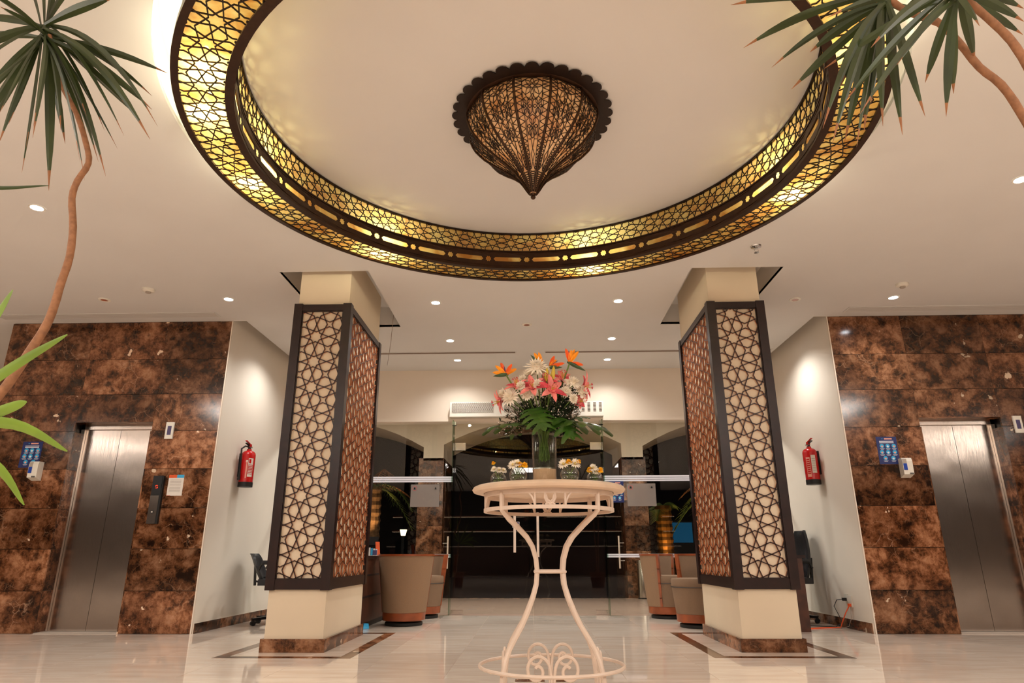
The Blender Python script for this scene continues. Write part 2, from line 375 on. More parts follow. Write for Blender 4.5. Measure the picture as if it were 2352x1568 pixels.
# ------------------------------------------------------------------ shell: floor
WL, WR, XL, XR, YB = 7.35, 7.44, -3.56, 3.49, 9.67
T = .6
fl = MB()
fl.box(-16, -10, -.06, 16, 13.5, -.012)
for (a, b_, c, d) in ((-16, -10, 16, 4.8), (-16, 4.8, -5.4, 13.2), (5.4, 4.8, 16, 13.2), (-16, 13.2, 16, 13.5)): fl.box(a, b_, -.012, c, d, 0)
floor = struct('floor', fl, 'cream_marble')
tm2 = MB().box(-T/2+.0012, -T/2+.0012, -.012, T/2-.0012, T/2-.0012, 0).mesh('floor_tile', 'porch_stone')
tm = MB().box(-T/2+.0012, -T/2+.0012, -.012, T/2-.0012, T/2-.0012, 0).mesh('floor_tile', 'cream_marble')
for i in range(18):
    for j in range(14):
        o = put('floor_tile', tm if j < 8 else tm2, floor, loc=(-5.4+T*(i+.5), 4.8+T*(j+.5), 0))
gr = MB().box(-5.4, 4.8, -.0135, 5.4, 13.2, -.0025).build('joint_grout', 'vent_paint', floor)
# dark marble border inlaid round each pillar
LP = (-2.309, 6.0, -1.757, 7.33); RP = (1.723, 6.07, 2.268, 7.38)
def ring_rect(x0, y0, x1, y1, w, z0, z1):
    m_ = []
    for q in ((x0, y0, x1, y0+w), (x0, y1-w, x1, y1), (x0, y0+w, x0+w, y1-w), (x1-w, y0+w, x1, y1-w)): m_.append(MB().box(q[0], q[1], z0, q[2], q[3], z1))
    return m_
for (x0, y0, x1, y1) in ((-2.56, 5.68, -1.45, 7.50), (1.42, 5.75, 2.52, 7.56)):
    for mb in ring_rect(x0, y0, x1, y1, .1, -.004, .0009): mb.build('inlay_strip', 'dark_marble', floor)
for x, x2 in ((-.125, .065), (.13, .205)): MB().box(x, 4.70, -.004, x2, 4.788, .0009).build('inlay_strip', 'dark_marble', floor)
# paving outside, beyond the arches
struct('ground', MB().box(-30, 13.5, -.1, 30, 45, -.02), 'asphalt')

# ------------------------------------------------------------------ shell: ceiling with its openings
RXC, RYC, K = .0, 3.85, .027            # the ring hangs very slightly out of level
HR = 2.30
def curve_slab(name, outer, holes, z, th, m_, parent=None):
    cu = bpy.data.curves.new(name, 'CURVE'); cu.dimensions = '2D'; cu.fill_mode = 'BOTH'; cu.extrude = th/2
    for poly in [outer]+holes:
        sp = cu.splines.new('POLY'); sp.points.add(len(poly)-1); sp.use_cyclic_u = True
        for i, (x, y) in enumerate(poly): sp.points[i].co = (x, y, 0, 1)
    o = bpy.data.objects.new(name, cu); COL.objects.link(o)
    me = bpy.data.meshes.new_from_object(o.evaluated_get(bpy.context.evaluated_depsgraph_get())); COL.objects.unlink(o); bpy.data.objects.remove(o)
    me.materials.clear(); me.materials.append(MT[m_]); me.transform(Matrix.Translation((0, 0, z+th/2)))
    return put(name, me, parent)
RCL = (-2.485, 5.95, -1.599, 7.63); RCR = (1.582, 5.99, 2.478, 7.65)
rect = lambda q: [(q[0], q[1]), (q[2], q[1]), (q[2], q[3]), (q[0], q[3])]
circ = [(RXC+HR*math.cos(2*PI*i/128), 3.9+HR*math.sin(2*PI*i/128)) for i in range(128)]
GL, GR = XL+.158, XR-.145
ceil = curve_slab('ceiling', [(-16, -10), (16, -10), (16, WR), (GR, WR), (GR, YB+.02), (GL, YB+.02), (GL, WL), (-6.25, WL), (-6.25, 9.4), (-16, 9.4)],
                  [circ, rect(RCL), rect(RCR)], C, .03, 'ceiling_paint')
ceil['kind'] = 'structure'
MB().lathe([(HR, C+.001), (HR, 3.75)], RXC, 3.9, 128).build('recess_wall', 'ceiling_paint', ceil, smooth=True)
MB().lathe([(.001, 3.708), (HR+.05, 3.708)], RXC, RYC, 128).build('recess_ceiling', 'ceiling_paint', ceil)
for q in (RCL, RCR):
    x0, y0, x1, y1 = q; e = .075
    mb = MB()
    for (a, b_, c, d) in ((x0-.02, y0-.02, x1+.02, y0), (x0-.02, y1, x1+.02, y1+.02), (x0-.02, y0, x0, y1), (x1, y0, x1+.02, y1)): mb.box(a, b_, C+.004, c, d, C+.26)
    mb.box(x0-.02, y0-.02, C+.26, x1+.02, y1+.02, C+.28)
    mb.build('pillar_recess', 'ceiling_paint', ceil)
# cove slots above the two white walls
MB().box(XL, WL, C+.45, GL+.02, YB, C+.47).box(GL, WL+.001, C+.03, GL+.02, YB, C+.45).box(XL, WL, C+.03, GL, WL+.02, C+.45).build('cove', 'ceiling_paint', ceil)
MB().box(GR-.02, WR, C+.45, XR, YB, C+.47).box(GR-.02, WR+.001, C+.03, GR, YB, C+.45).box(GR, WR, C+.03, XR, WR+.02, C+.45).build('cove', 'ceiling_paint', ceil)

# ------------------------------------------------------------------ shell: walls
def lift_wall(side):
    s = -1 if side == 'left' else 1
    y = WL if s < 0 else WR; x_in = XL if s < 0 else XR
    cols = [abs(x_in), 4.335, 5.235, 6.25]
    rows = [0, .42, .845, 1.275, 1.702, 2.13, 2.558, 2.98, C-.002]
    w = MB()
    def bx(xa, z0, xb, z1): w.box(min(s*xa, s*xb), y+.02, z0, max(s*xa, s*xb), y+.24, z1)
    bx(cols[0]+.17, 0, 4.345, C+.4); bx(5.26, 0, 6.25, C+.4); bx(4.345, 2.235, 5.26, C+.4)
    wall = struct('wall_%s_lift' % side, w, 'black_plastic')
    random.seed(11 if s < 0 else 12)
    for zi in range(8):
        for ci in range(3):
            xa, xb = cols[ci], cols[ci+1]; z0, z1 = rows[zi], rows[zi+1]
            if ci == 1:
                if z1 < 2.2: continue
                if z0 < 2.2: z0 = 2.235
            xa_, xb_ = min(s*xa, s*xb), max(s*xa, s*xb)
            g = .0024; pr = random.uniform(0, .0012)
            MB().box(xa_+g*.4, y-pr, z0+g, xb_-g*.4, y+.0195, z1-g).build('marble_panel', 'dark_marble', wall)
    # reveal slabs of the lift opening
    for (a, b_) in ((4.335, 4.347), (5.248, 5.262)):
        for k_ in range(5): MB().box(min(s*a, s*b_), y+.0, rows[k_]+.001, max(s*a, s*b_), y+.2, min(rows[k_+1], 2.235)-.001).build('reveal_panel', 'dark_marble', wall)
    MB().box(min(s*4.34, s*5.26), y+.001, 2.233, max(s*4.34, s*5.26), y+.2, 2.247).build('reveal_panel', 'dark_marble', wall)
    # the lift door itself
    d = thing('lift_door', 'brushed steel two-leaf lift door in the %s marble wall' % side, 'lift door', (s*4.8, y+.2, 0))
    xo, xi = 5.248, 4.347
    fr = MB()
    for (a, b_) in ((xi, xi+.028), (xo-.04, xo)): fr.box(min(s*a, s*b_), y+.14, 0, max(s*a, s*b_), y+.22, 2.233)
    fr.box(min(s*xi, s*xo), y+.14, 2.175, max(s*xi, s*xo), y+.22, 2.233)
    fr.build('door_frame', 'steel', d)
    for (a, b_) in ((xi+.03, 4.792), (4.796, xo-.042)):
        MB().box(min(s*a, s*b_), y+.175, .012, max(s*a, s*b_), y+.2, 2.174).build('door_leaf', 'steel', d)
    MB().box(min(s*xi, s*xo), y+.0, .0, max(s*xi, s*xo), y+.2, .008).build('sill', 'grille_grey', d)
    MB().box(min(s*xi, s*xo), y+.205, .0, max(s*xi, s*xo), y+.235, 2.233).build('shaft_backing', 'black_plastic', d)
    return wall
wl = lift_wall('left'); wr = lift_wall('right')
struct('wall_left', MB().box(XL-.165, WL+.0215, 0, XL, YB+.15, C+.45), 'wall_white')
struct('wall_right', MB().box(XR, WR+.0215, 0, XR+.165, YB+.15, C+.45), 'wall_white')
MB().box(XL-.012, WL-.002, 0, XL, WL+.022, C).build('corner_bead', 'plaster', bpy.data.objects['wall_left'])
MB().box(XR, WR-.002, 0, XR+.012, WR+.022, C).build('corner_bead', 'plaster', bpy.data.objects['wall_right'])
def skirting(name, x, y0, y1, s):
    o = None; y = y0; k_ = 0
    root = MB().box(min(x, x+s*.012), y0, 0, max(x, x+s*.012), y1, .098).build(name, 'plaster'); root['kind'] = 'structure'
    while y < y1-.01:
        ye = min(y+.6, y1); MB().box(min(x+s*.0125, x+s*.022), y+.001, 0, max(x+s*.0125, x+s*.022), ye-.001, .1).build('skirting_tile', 'dark_marble', root); y = ye
skirting('baseboard_left', XL, WL+.02, YB, 1); skirting('baseboard_right', XR, WR+.02, YB, -1)
# header wall over the glass entrance
struct('wall_back', MB().box(XL, YB-.02, 2.70, XR, YB+.16, C+.45), 'plaster')
struct('trim_1', MB().box(XL, YB-.06, 2.655, XR, YB+.16, 2.70), 'plaster')
# far wall seen past the left lift wall, and the rest of the lobby behind the photographer
struct('wall_left_far', MB().box(-16, 9.4, 0, -6.0, 9.55, C), 'plaster')
MB().box(-6.27, WL+.24, 0, -6.25, 9.4, C).build('wall_left_passage', 'plaster')['kind'] = 'structure'
struct('wall_outer_left', MB().box(-16.1, -10, 0, -16, 9.5, C), 'lobby_wall')
struct('wall_outer_right', MB().box(16, -10, 0, 16.1, WR, C).box(6.25, WR, 0, 16.1, WR+.1, C), 'lobby_wall')
struct('wall_front', MB().box(-16, -10.1, 0, 16, -10, C), 'dark_wall')
# lit bar added unseen behind the photographer for reflections in the lift doors
bb = thing('added_bar', 'added unseen bar with lit shelves behind the camera, for reflections', 'reflection helper', (0, -9.6, 0))
MB().box(-6, -9.7, 0, 6, -9.3, 1.1).build('cabinet', 'desk_wood', bb); MB().box(-6.1, -9.75, 1.1, 6.1, -9.2, 1.15).build('counter_top', 'cream_marble', bb)
for z_ in (1.75, 2.35): MB().box(-6, -9.99, z_, 6, -9.7, z_+.04).build('shelf', 'honey_wood', bb); MB().box(-6, -9.72, z_-.035, 6, -9.69, z_-.002).build('added_light_strip', 'added_strip_glow', bb)

# ------------------------------------------------------------------ pillars with carved screens
def pillar(side, q):
    x0, y0, x1, y1 = q
    e = .025
    sh = struct('pillar_%s' % side, MB().box(x0+e, y0+e, 0, x1-e, y1-e, C+.262), 'column_paint')
    for (a, b_, c, d) in ((x0, y0, x1, y0+e-.001), (x0, y1-e+.001, x1, y1), (x0, y0+e, x0+e-.001, y1-e), (x1-e+.001, y0+e, x1, y1-e)):
        MB().box(a, b_, 0, c, d, .104).build('skirting_slab', 'dark_marble', sh)
    zb, zt = .494, 3.12
    sc = thing('carved_screen', 'dark wood star-lattice screen wrapped round the %s pillar' % side, 'screen', ((x0+x1)/2, (y0+y1)/2, zb))
    sw, rt, rb = .075, .065, .085
    t_ = .03
    # corner posts
    for cx in (x0, x1):
        for cy in (y0, y1):
            sx = 1 if cx == x0 else -1; sy = 1 if cy == y0 else -1
            m_ = MB()
            m_.box(min(cx-sx*.006, cx+sx*sw), min(cy-sy*.006, cy+sy*(e-.001)), zb-.006, max(cx-sx*.006, cx+sx*sw), max(cy-sy*.006, cy+sy*(e-.001)), zt+.008)
            m_.box(min(cx-sx*.006, cx+sx*(e-.001)), min(cy+sy*(e-.001), cy+sy*sw), zb-.006, max(cx-sx*.006, cx+sx*(e-.001)), max(cy+sy*(e-.001), cy+sy*sw), zt+.008)
            m_.build('post', 'dark_wood', sc)
    for fx, (ax, o_, w, nrm) in enumerate((((1, 0), (x0, y0+e-.0008), x1-x0, (0, -1, 0)), ((1, 0), (x0, y1-e+.0008), x1-x0, (0, 1, 0)),
                                   ((0, 1), (x0+e-.0008, y0), y1-y0, (-1, 0, 0)), ((0, 1), (x1-e+.0008, y0), y1-y0, (1, 0, 0)))):
        def P(u_, v_): return (o_[0]+ax[0]*u_, o_[1]+ax[1]*u_, zb+v_)
        for (z0, z1) in ((0, rb), (zt-zb-rt, zt-zb)):
            MB().bar(P(sw, (z0+z1)/2), P(w-sw, (z0+z1)/2), z1-z0, .024, nrm).build('rail', 'dark_wood', sc)
        # thin inner bead
        bd = MB(); bw = .007
        for a, b_ in (((sw, rb), (w-sw, rb)), ((sw, zt-zb-rt), (w-sw, zt-zb-rt)), ((sw, rb), (sw, zt-zb-rt)), ((w-sw, rb), (w-sw, zt-zb-rt))):
            bd.bar(P(*a), P(*b_), bw*2, .017, nrm)
        bd.build('bead', 'dark_wood', sc)
        W_, H_ = w-2*sw, zt-zb-rt-rb
        ou = .6*.25*W_/.4 if fx < 2 else .5*W_
        p_ = W_/1.6 if fx < 2 else W_/4.75
        mb = MB()
        for a, b_ in girih(W_, H_, p_, ou, .8*p_):
            mb.bar(P(sw+a[0], rb+a[1]), P(sw+b_[0], rb+b_[1]), .0088, .0135, nrm, 0, 0., 1)
        mb.build('lattice', ['lattice_wood', 'cut_edge_glare'], sc)
pillar('left', LP); pillar('right', RP)

# ------------------------------------------------------------------ entrance: glass front
GX0, GX1 = -1.145, 1.02; GM = -.055; ZT = 2.30
def pane(name, x0, x1, z0, z1, y, parent=None, t_=.010, **k):
    return MB().box(x0, y-t_/2, z0, x1, y+t_/2, z1).build(name, 'pane_glass', parent, **k)
gf = thing('glass_screen', 'frameless glass screen left of the entrance doors', 'glass wall', (-2.3, YB+.05, 0))
pane('pane', XL+.01, -1.152, .01, 2.655, YB+.05, gf)
for (z0, z1) in ((1.785, 1.808), (1.814, 1.837), (1.843, 1.866), (.742, .764), (.770, .79)): MB().box(XL+.02, YB+.0435, z0, -1.155, YB+.0447, z1).build('white_stripe', 'print_white', gf)
gr_ = thing('glass_screen', 'frameless glass screen right of the entrance doors', 'glass wall', (2.3, YB+.05, 0))
pane('pane', 1.027, 2.35, .01, 2.655, YB+.05, gr_); pane('pane', 2.356, XR-.01, .01, 2.655, YB+.05, gr_)
for (z0, z1) in ((1.785, 1.808), (1.814, 1.837), (1.843, 1.866), (.742, .764), (.770, .79)): MB().box(1.03, YB+.0435, z0, XR-.02, YB+.0447, z1).build('white_stripe', 'print_white', gr_)
MB().box(2.33, YB+.02, 2.28, 2.38, YB+.08, 2.33).box(2.33, YB+.02, 1.0, 2.38, YB+.08, 1.05).build('pane_clip', 'chrome', gr_)
for i, x in enumerate((GX0, GX1)):
    fn = thing('glass_fin', 'upright greenish glass fin at the %s of the entrance doors' % ('left' if i == 0 else 'right'), 'glass fin', (x, YB, 0))
    MB().box(x-.006, YB-.16, .01, x+.006, YB+.04, 2.655).build('fin', 'fin_glass', fn)
    MB().box(x-.03, YB-.05, 2.60, x+.03, YB+.02, 2.655).box(x-.02, YB-.05, 2.42, x+.02, YB-.04, 2.46).build('fin_clamp', 'chrome', fn)
tp = thing('glass_transom', 'glass transom pane over the entrance doors', 'glass pane', (GM, YB+.05, ZT))
pane('pane', GX0+.008, GX1-.008, ZT+.006, 2.655, YB+.05, tp)
for nm, x0, x1, s in (('left', GX0+.01, GM-.003, 1), ('right', GM+.003, GX1-.01, -1)):
    d = thing('glass_door', '%s leaf of the frameless glass entrance door' % nm, 'door', ((x0+x1)/2, YB+.05, 0))
    pane('pane', x0, x1, .012, ZT-.002, YB+.05, d, .012)
    hx = GM-s*.0-(.20 if s > 0 else -.125)
    MB().box(hx-.017, YB-.03, .81 if s > 0 else .75, hx+.017, YB-.012, 1.35).box(hx-.008, YB-.012, .95, hx+.008, YB+.044, .966).box(hx-.008, YB-.012, 1.25, hx+.008, YB+.044, 1.266).build('pull_handle', 'cream_metal', d)
    ex = x0 if s > 0 else x1-.16
    MB().box(ex, YB+.03, .012, ex+.16, YB+.07, .062).build('bottom_patch', 'steel', d)
    MB().box(ex, YB+.03, ZT-.06, ex+.16, YB+.07, ZT+.05).build('top_patch', 'chrome', d)
# small sticker on the door
o = MB().box(-.29, YB+.040, 1.145, -.19, YB+.0415, 1.225).box(-.285, YB+.0392, 1.15, -.195, YB+.040, 1.22, 1).add([(-.28, YB+.0385, 1.155), (-.20, YB+.0385, 1.155), (-.235, YB+.0385, 1.21)], [(0, 1, 2)], 2).build('door_sticker', ['paper', 'violet', 'print_white'])
o['label'] = 'small square sticker on the left glass door leaf'; o['category'] = 'sticker'

# air curtain above the doors
ac = thing('air_curtain', 'white air curtain unit with grilles over the entrance doors', 'air curtain', (-.08, YB-.12, 2.71))
ax0, ax1, az0, az1 = -1.20, 1.05, 2.705, 2.925
MB().box(ax0, YB-.16, az0, ax1, YB-.02, az0+.045).box(ax0, YB-.15, az0+.045, ax1, YB-.02, az1).build('casing', 'white_plastic', ac)
for (a, b_) in ((ax0+.03, -.56), (-.40, -.02)):
    MB().box(a, YB-.1535, az0+.06, b_, YB-.150, az1-.015).build('mesh_backing', 'grille_shadow', ac)
    mb = MB(); H_ = az1-.015-az0-.06; n_ = int((b_-a)/.03)
    for i in range(-6, n_+6):
        for sg in (1, -1):
            xa = a+i*.03; xb = xa+sg*H_*1.4; za, zb2 = az0+.06, az1-.015
            if min(xa, xb) < a: 
                tt = (a-xa)/(xb-xa) if xb != xa else 0
                if sg > 0 and xa < a: za = za+(a-xa)/(H_*1.4)*H_; xa = a
                elif sg < 0 and xb < a: zb2 = az1-.015-(a-xb)/(H_*1.4)*H_; xb = a
            if max(xa, xb) > b_:
                if sg > 0 and xb > b_: zb2 = az1-.015-(xb-b_)/(H_*1.4)*H_; xb = b_
                elif sg < 0 and xa > b_: za = az0+.06+(xa-b_)/(H_*1.4)*H_; xa = b_
            if a-1e-6 <= xa <= b_+1e-6 and a-1e-6 <= xb <= b_+1e-6 and zb2 > za: mb.bar((xa, YB-.1535, za), (xb, YB-.1535, zb2), .006, .003, (0, -1, 0))
    mb.build('mesh_grille', 'white_plastic', ac)
mb = MB()
for i in range(8):
    for j in range(7):
        x = .40+i*.084; z = az0+.066+j*.0205
        if x+.04 < ax1: mb.box(x, YB-.1525, z, x+.04, YB-.150, z+.011)
mb.build('louvre_slots', 'grille_shadow', ac)['kind'] = 'stuff'
def text_mesh(s, size, loc, rot, m_, name, parent=None):
    cu = bpy.data.curves.new(name, 'FONT'); cu.body = s; cu.size = size; cu.align_x = 'CENTER'; cu.align_y = 'CENTER'; cu.extrude = .0006
    o = bpy.data.objects.new(name, cu); COL.objects.link(o)
    me = bpy.data.meshes.new_from_object(o.evaluated_get(bpy.context.evaluated_depsgraph_get())); bpy.data.objects.remove(o)
    me.materials.clear(); me.materials.append(MT[m_])
    from mathutils import Euler
    me.transform(Matrix.Translation(loc) @ Euler(rot).to_matrix().to_4x4())
    return put(name, me, parent)
text_mesh('33', .05, (.735, YB-.0215, az1+.03), (PI/2, 0, 0), 'violet', 'marking', ac)

# ------------------------------------------------------------------ vestibule and arcade
YA0, YA1 = 13.4, 15.0
def arch_poly():
    """wall face outline (x,z): solid above springing, pierced by three arches"""
    pts = [(-6.5, C+.1), (6.5, C+.1)]
    def arc(xa, xb, z0, rise, n=14):
        return [(xa+(xb-xa)*i/n, z0+rise*(1-((2*i/n)-1)**2)) for i in range(n+1)]
    pts += [(6.5, 2.87)] + arc(6.0, 2.23, 2.87, .55)[0:] + [(2.23, 2.60), (1.80, 2.60)] + arc(1.80, -1.79, 2.92, .48) + [(-1.79, 2.60), (-2.2, 2.60)] + arc(-2.2, -6.0, 2.87, .55) + [(-6.5, 2.87)]
    return pts
aw = MB(); P2 = arch_poly()
cu = bpy.data.curves.new('arch', 'CURVE'); cu.dimensions = '2D'; cu.fill_mode = 'BOTH'; cu.extrude = (YA1-YA0)/2
sp = cu.splines.new('POLY'); sp.points.add(len(P2)-1); sp.use_cyclic_u = True
for i, (x, z) in enumerate(P2): sp.points[i].co = (x, z, 0, 1)
o = bpy.data.objects.new('arch', cu); COL.objects.link(o)
me = bpy.data.meshes.new_from_object(o.evaluated_get(bpy.context.evaluated_depsgraph_get())); bpy.data.objects.remove(o)
me.materials.clear(); me.materials.append(MT['column_paint'])
me.transform(Matrix.Translation((0, (YA0+YA1)/2, 0)) @ Matrix.Rotation(PI/2, 4, 'X'))
arc_wall = put('wall_arcade', me); arc_wall['kind'] = 'structure'
for sd, x0, x1 in (('left', -2.286, -1.78), ('right', 1.793, 2.27)):
    pr = struct('pier_%s' % sd, MB().box(x0+.02, YA0+.02, 0, x1-.02, YA1-.02, 2.649), 'black_plastic')
    zs = [0, .4, .85, 1.32, 1.80, 2.22, 2.65]
    for k_ in range(6):
        for (a, b_, c, d) in ((x0, YA0, x1, YA0+.02), (x0, YA0+.021, x0+.02, YA0+.8), (x1-.02, YA0+.021, x1, YA0+.8), (x0, YA0+.803, x0+.02, YA1), (x1-.02, YA0+.803, x1, YA1)):
            MB().box(a, b_, zs[k_]+.0015, c, d, zs[k_+1]-.0015).build('pier_slab', 'dark_marble', pr)
struct('ceiling_vestibule', MB().box(-6.5, YB+.16, C, 6.5, YA0, C+.1), 'ceiling_paint')
struct('wall_vestibule_left', MB().box(-6.2, YB+.16, 0, -6.05, YA1, C), 'plaster')
struct('wall_vestibule_right', MB().box(6.05, YB+.16, 0, 6.2, YA1, C), 'plaster')
struct('trim_2', MB().box(-6.05, YA0-.02, -.012, 6.05, YA0+.08, .003), 'dark_marble')
for x in (-2.7, 0, 2.7): light('AREA', 'vestibule_light', (x, 10.9, C-.02), 60, COOL, .3)
for sd, s in (('left', -1), ('right', 1)):
    lf = thing('open_door_leaf', 'glass door leaf folded back beside the %s marble pier' % sd, 'door', (s*1.58, 12.8, 0))
    MB().box(s*1.58-.005, 12.2, .02, s*1.58+.005, 13.3, 2.25).build('pane', 'pane_glass', lf)
    xh = s*1.58-s*.05
    MB().tube([(xh, 12.35, .55), (xh, 12.35, 1.10)], .015, 8).build('bar_handle', 'cream_metal', lf)
    MB().tube([(xh, 12.35, .68), (s*1.62, 12.35, .68)], .009, 6).tube([(xh, 12.35, .98), (s*1.62, 12.35, .98)], .009, 6).build('standoff', 'chrome', lf)
# floor marks in the vestibule
for x in (-1.0, .62):
    for k_ in range(3):
        o = MB().box(x, 10.6+.35*k_, -.002, x+.14, 10.63+.35*k_, .0008).build('floor_mark', 'print_grey', floor)
# steel bin
bn = thing('waste_bin', 'brushed steel cylindrical bin beside the right marble pier', 'bin', (2.02, 13.2, 0))
# sits just in front of the pier's outer edge
MB().lathe([(.001, .02), (.10, .02), (.10, .66), (.095, .68), (.075, .68), (.075, .6), (.001, .6)], 2.05, 13.22, 24).build('body', 'steel', bn, smooth=True)
MB().lathe([(.001, 0), (.103, 0), (.103, .022), (.001, .022)], 2.05, 13.22, 24).build('base_ring', 'black_rubber', bn)
# exterior
struct('wall_exterior', MB().box(-20, 26, 0, 20, 26.4, 7), 'far_wall')
light('AREA', 'facade_wash', (0, 22, 6.5), 2, WARM, 3, (math.radians(40), 0, 0))
def palm(name, x, y, z0, z1, rad, label, nf, dry=False, trunkm='palm_trunk', fr_len=1.4):
    p = thing(name, label, 'palm tree', (x, y, 0))
    mb = MB(); n_ = 26; prof = []
    for i in range(n_+1):
        z = (z1)*i/n_; prof.append((rad*(1.0+.13*(i % 2)), z))
    mb.lathe([(.001, 0)]+prof+[(.001, z1)], x, y, 12); mb.build('trunk', trunkm, p)
    for i in range(nf):
        an = 2*PI*i/nf+random.uniform(-.2, .2); el = random.uniform(-.1, 1.1); L = fr_len*random.uniform(.8, 1.1)
        d_ = Vector((math.cos(an), math.sin(an), 0)); mb = MB(); prev = None
        for k_ in range(9):
            t_ = k_/8; c_ = Vector((x, y, z1)) + d_*(L*t_*math.cos(el*.6)) + Vector((0, 0, L*(math.sin(el)*t_-.85*t_*t_)))
            if prev is not None:
                mb.tube([prev, c_], .012, 4)
                for sg in (1, -1):
                    sd_ = Vector((-d_.y, d_.x, 0))*sg
                    for q in range(2):
                        b0 = prev.lerp(c_, q/2); tip = b0+sd_*(.34*(1-t_*.6))+d_*.14+Vector((0, 0, -.14))
                        mb.add([b0, b0+d_*.03, tip], [(0, 1, 2)]); mb.add([b0, b0+Vector((0, 0, .02)), tip], [(0, 1, 2)])
            prev = c_
        mb.build('frond', 'palm_dry' if (dry and i % 3 == 0) else 'palm_leaf', p)
    return p
palm('palm_tree', -4.0, 17, 0, 2.45, .17, 'uplit palm outside behind the left glass screen', 11, True)
palm('palm_tree', 4.75, 17, 0, 2.35, .17, 'palm with drooping fronds outside behind the right glass screen', 12, True)
g = palm('palm_tree', 3.28, 17.2, 0, 1.95, .19, 'stubby palm trunk lit gold outside, left of the blue screen', 3, False, 'gold_scale', .5)
for x, y, e in ((-4.0, 16.4, 60), (4.6, 16.3, 26), (3.25, 16.5, 55)):
    light('SPOT', 'uplight_lamp', (x, y, .99 if x < 0 else .35), e, (1, .62, .3), .04, (PI-.32, 0, 0), ang=1.1)
up = MB().box(-4.3, 16.25, -.02, -3.7, 16.6, .88).build('planter', 'black_plastic'); up['label'] = 'dark planter box below the uplit palm outside'; up['category'] = 'planter'
upl = MB().lathe([(.001, .88), (.05, .88), (.06, .94), (.001, .94)], -4.0, 16.4, 12).build('uplight', 'lantern_glow'); upl['label'] = 'glowing uplight at the foot of the left palm'; upl['category'] = 'lamp'
ln = thing('lantern', 'small lit lantern in the dark beyond the left glass screen', 'lantern', (-3.6, 19, 1.6))
MB().box(-3.64, 18.96, 0, -3.56, 19.04, 1.28).build('lantern_post', 'black_plastic', ln); MB().lathe([(.06, 1.30), (.10, 1.46)], -3.6, 19, 6, cap=True).build('lantern_glass', 'lantern_glow', ln)
MB().lathe([(.12, 1.46), (.02, 1.54)], -3.6, 19, 6, cap=True).build('lantern_cap', 'black_plastic', ln)
bs = thing('lit_screen', 'blue lit screen in the dark beyond the right glass screen', 'screen', (3.9, 18, 0))
MB().box(3.65, 18.0, 1.08, 4.15, 18.05, 1.58).build('screen_face', 'blue_screen', bs); MB().box(3.61, 18.05, 0, 4.19, 18.12, 1.62).build('screen_cabinet', 'black_plastic', bs)

# ------------------------------------------------------------------ the big ring lamp
ZB, RO, RI, Z1, Z2, RU = 3.286, 2.154, 1.845, 3.462, 3.700, 1.868
ring = thing('ring_lamp', 'huge round ring lamp with bronze star lattice over amber panels', 'ceiling lamp', (RXC, RYC, ZB))
def rp(rad, an, z): return Vector((RXC+rad*math.cos(an), RYC+rad*math.sin(an), z+K*rad*math.sin(an)))
def hoop(r0, z0, r1, z1, n=144): return MB().lathe([(r0, z0), (r1, z0), (r1, z1), (r0, z1), (r0, z0)], RXC, RYC, n, tilt=K)
hoop(RO-.035, ZB-.006, RO+.004, ZB+.05).build('outer_rim', 'bronze', ring, smooth=True)
hoop(RI-.010, ZB-.006, RI+.040, ZB+.014).build('inner_rim', 'bronze', ring, smooth=True)
hoop(RI-.012, ZB+.020, RI+.004, ZB+.028).build('moulding', 'bronze', ring, smooth=True)
hoop(RI-.008, Z1-.026, RI+.012, Z1-.018).build('moulding', 'bronze', ring, smooth=True)
hoop(RI-.012, Z1-.012, RI+.03, Z1).build('moulding', 'bronze', ring, smooth=True)
MB().lathe([(RU-.016, Z2-.008), (RU+.01, Z2-.008), (RU+.01, Z2+.004), (RU-.016, Z2+.004), (RU-.016, Z2-.008)], RXC, RYC, 144).build('top_rim', 'bronze_dark', ring, smooth=True)
# slotted band: long ovals and eight-pointed stars cut out of the vertical strip
NS = 32; zc = (ZB+.012+Z1-.01)/2; hh = (Z1-.01-ZB-.012)/2
def slot_band():
    """vertical strip as a flat sheet with holes, wrapped round the ring"""
    per = 2*PI/NS; Lm = per*RI; cu = bpy.data.curves.new('band', 'CURVE'); cu.dimensions = '2D'; cu.fill_mode = 'BOTH'
    def spl(pts):
        sp = cu.splines.new('POLY'); sp.points.add(len(pts)-1); sp.use_cyclic_u = True
        for i, (x, y) in enumerate(pts): sp.points[i].co = (x, y, 0, 1)
    nb = 14
    spl([(Lm*i/nb, -hh) for i in range(nb+1)]+[(Lm*(nb-i)/nb, hh) for i in range(nb+1)])
    sh = .022; a, b_ = Lm*.21, Lm*.95
    top = [(a+.02+(b_-a-.04)*i/8, sh) for i in range(9)]; bot = [(x, -sh) for x, _ in top[::-1]]
    spl([(a, 0)]+top+[(b_, 0)]+bot)
    for cx in (0,):
        pass
    st = [(.022 if k_ % 2 == 0 else .030) for k_ in range(16)]
    half = [(st[k_]*math.cos(2*PI*k_/16), st[k_]*math.sin(2*PI*k_/16)) for k_ in range(16)]
    spl([(Lm*.08+x, y) for x, y in half])
    o = bpy.data.objects.new('band', cu); COL.objects.link(o)
    me = bpy.data.meshes.new_from_object(o.evaluated_get(bpy.context.evaluated_depsgraph_get())); bpy.data.objects.remove(o)
    return [tuple(v.co) for v in me.vertices], [tuple(p.vertices) for p in me.polygons]
bv, bf = slot_band()
mb = MB()
for k_ in range(NS):
    a0 = 2*PI*k_/NS
    for dr in (0, .006):
        mb.add([rp(RI-.004+dr, a0+v[0]/RI, zc+v[1]) for v in bv], bf)
mb.build('slot_band', 'bronze', ring)
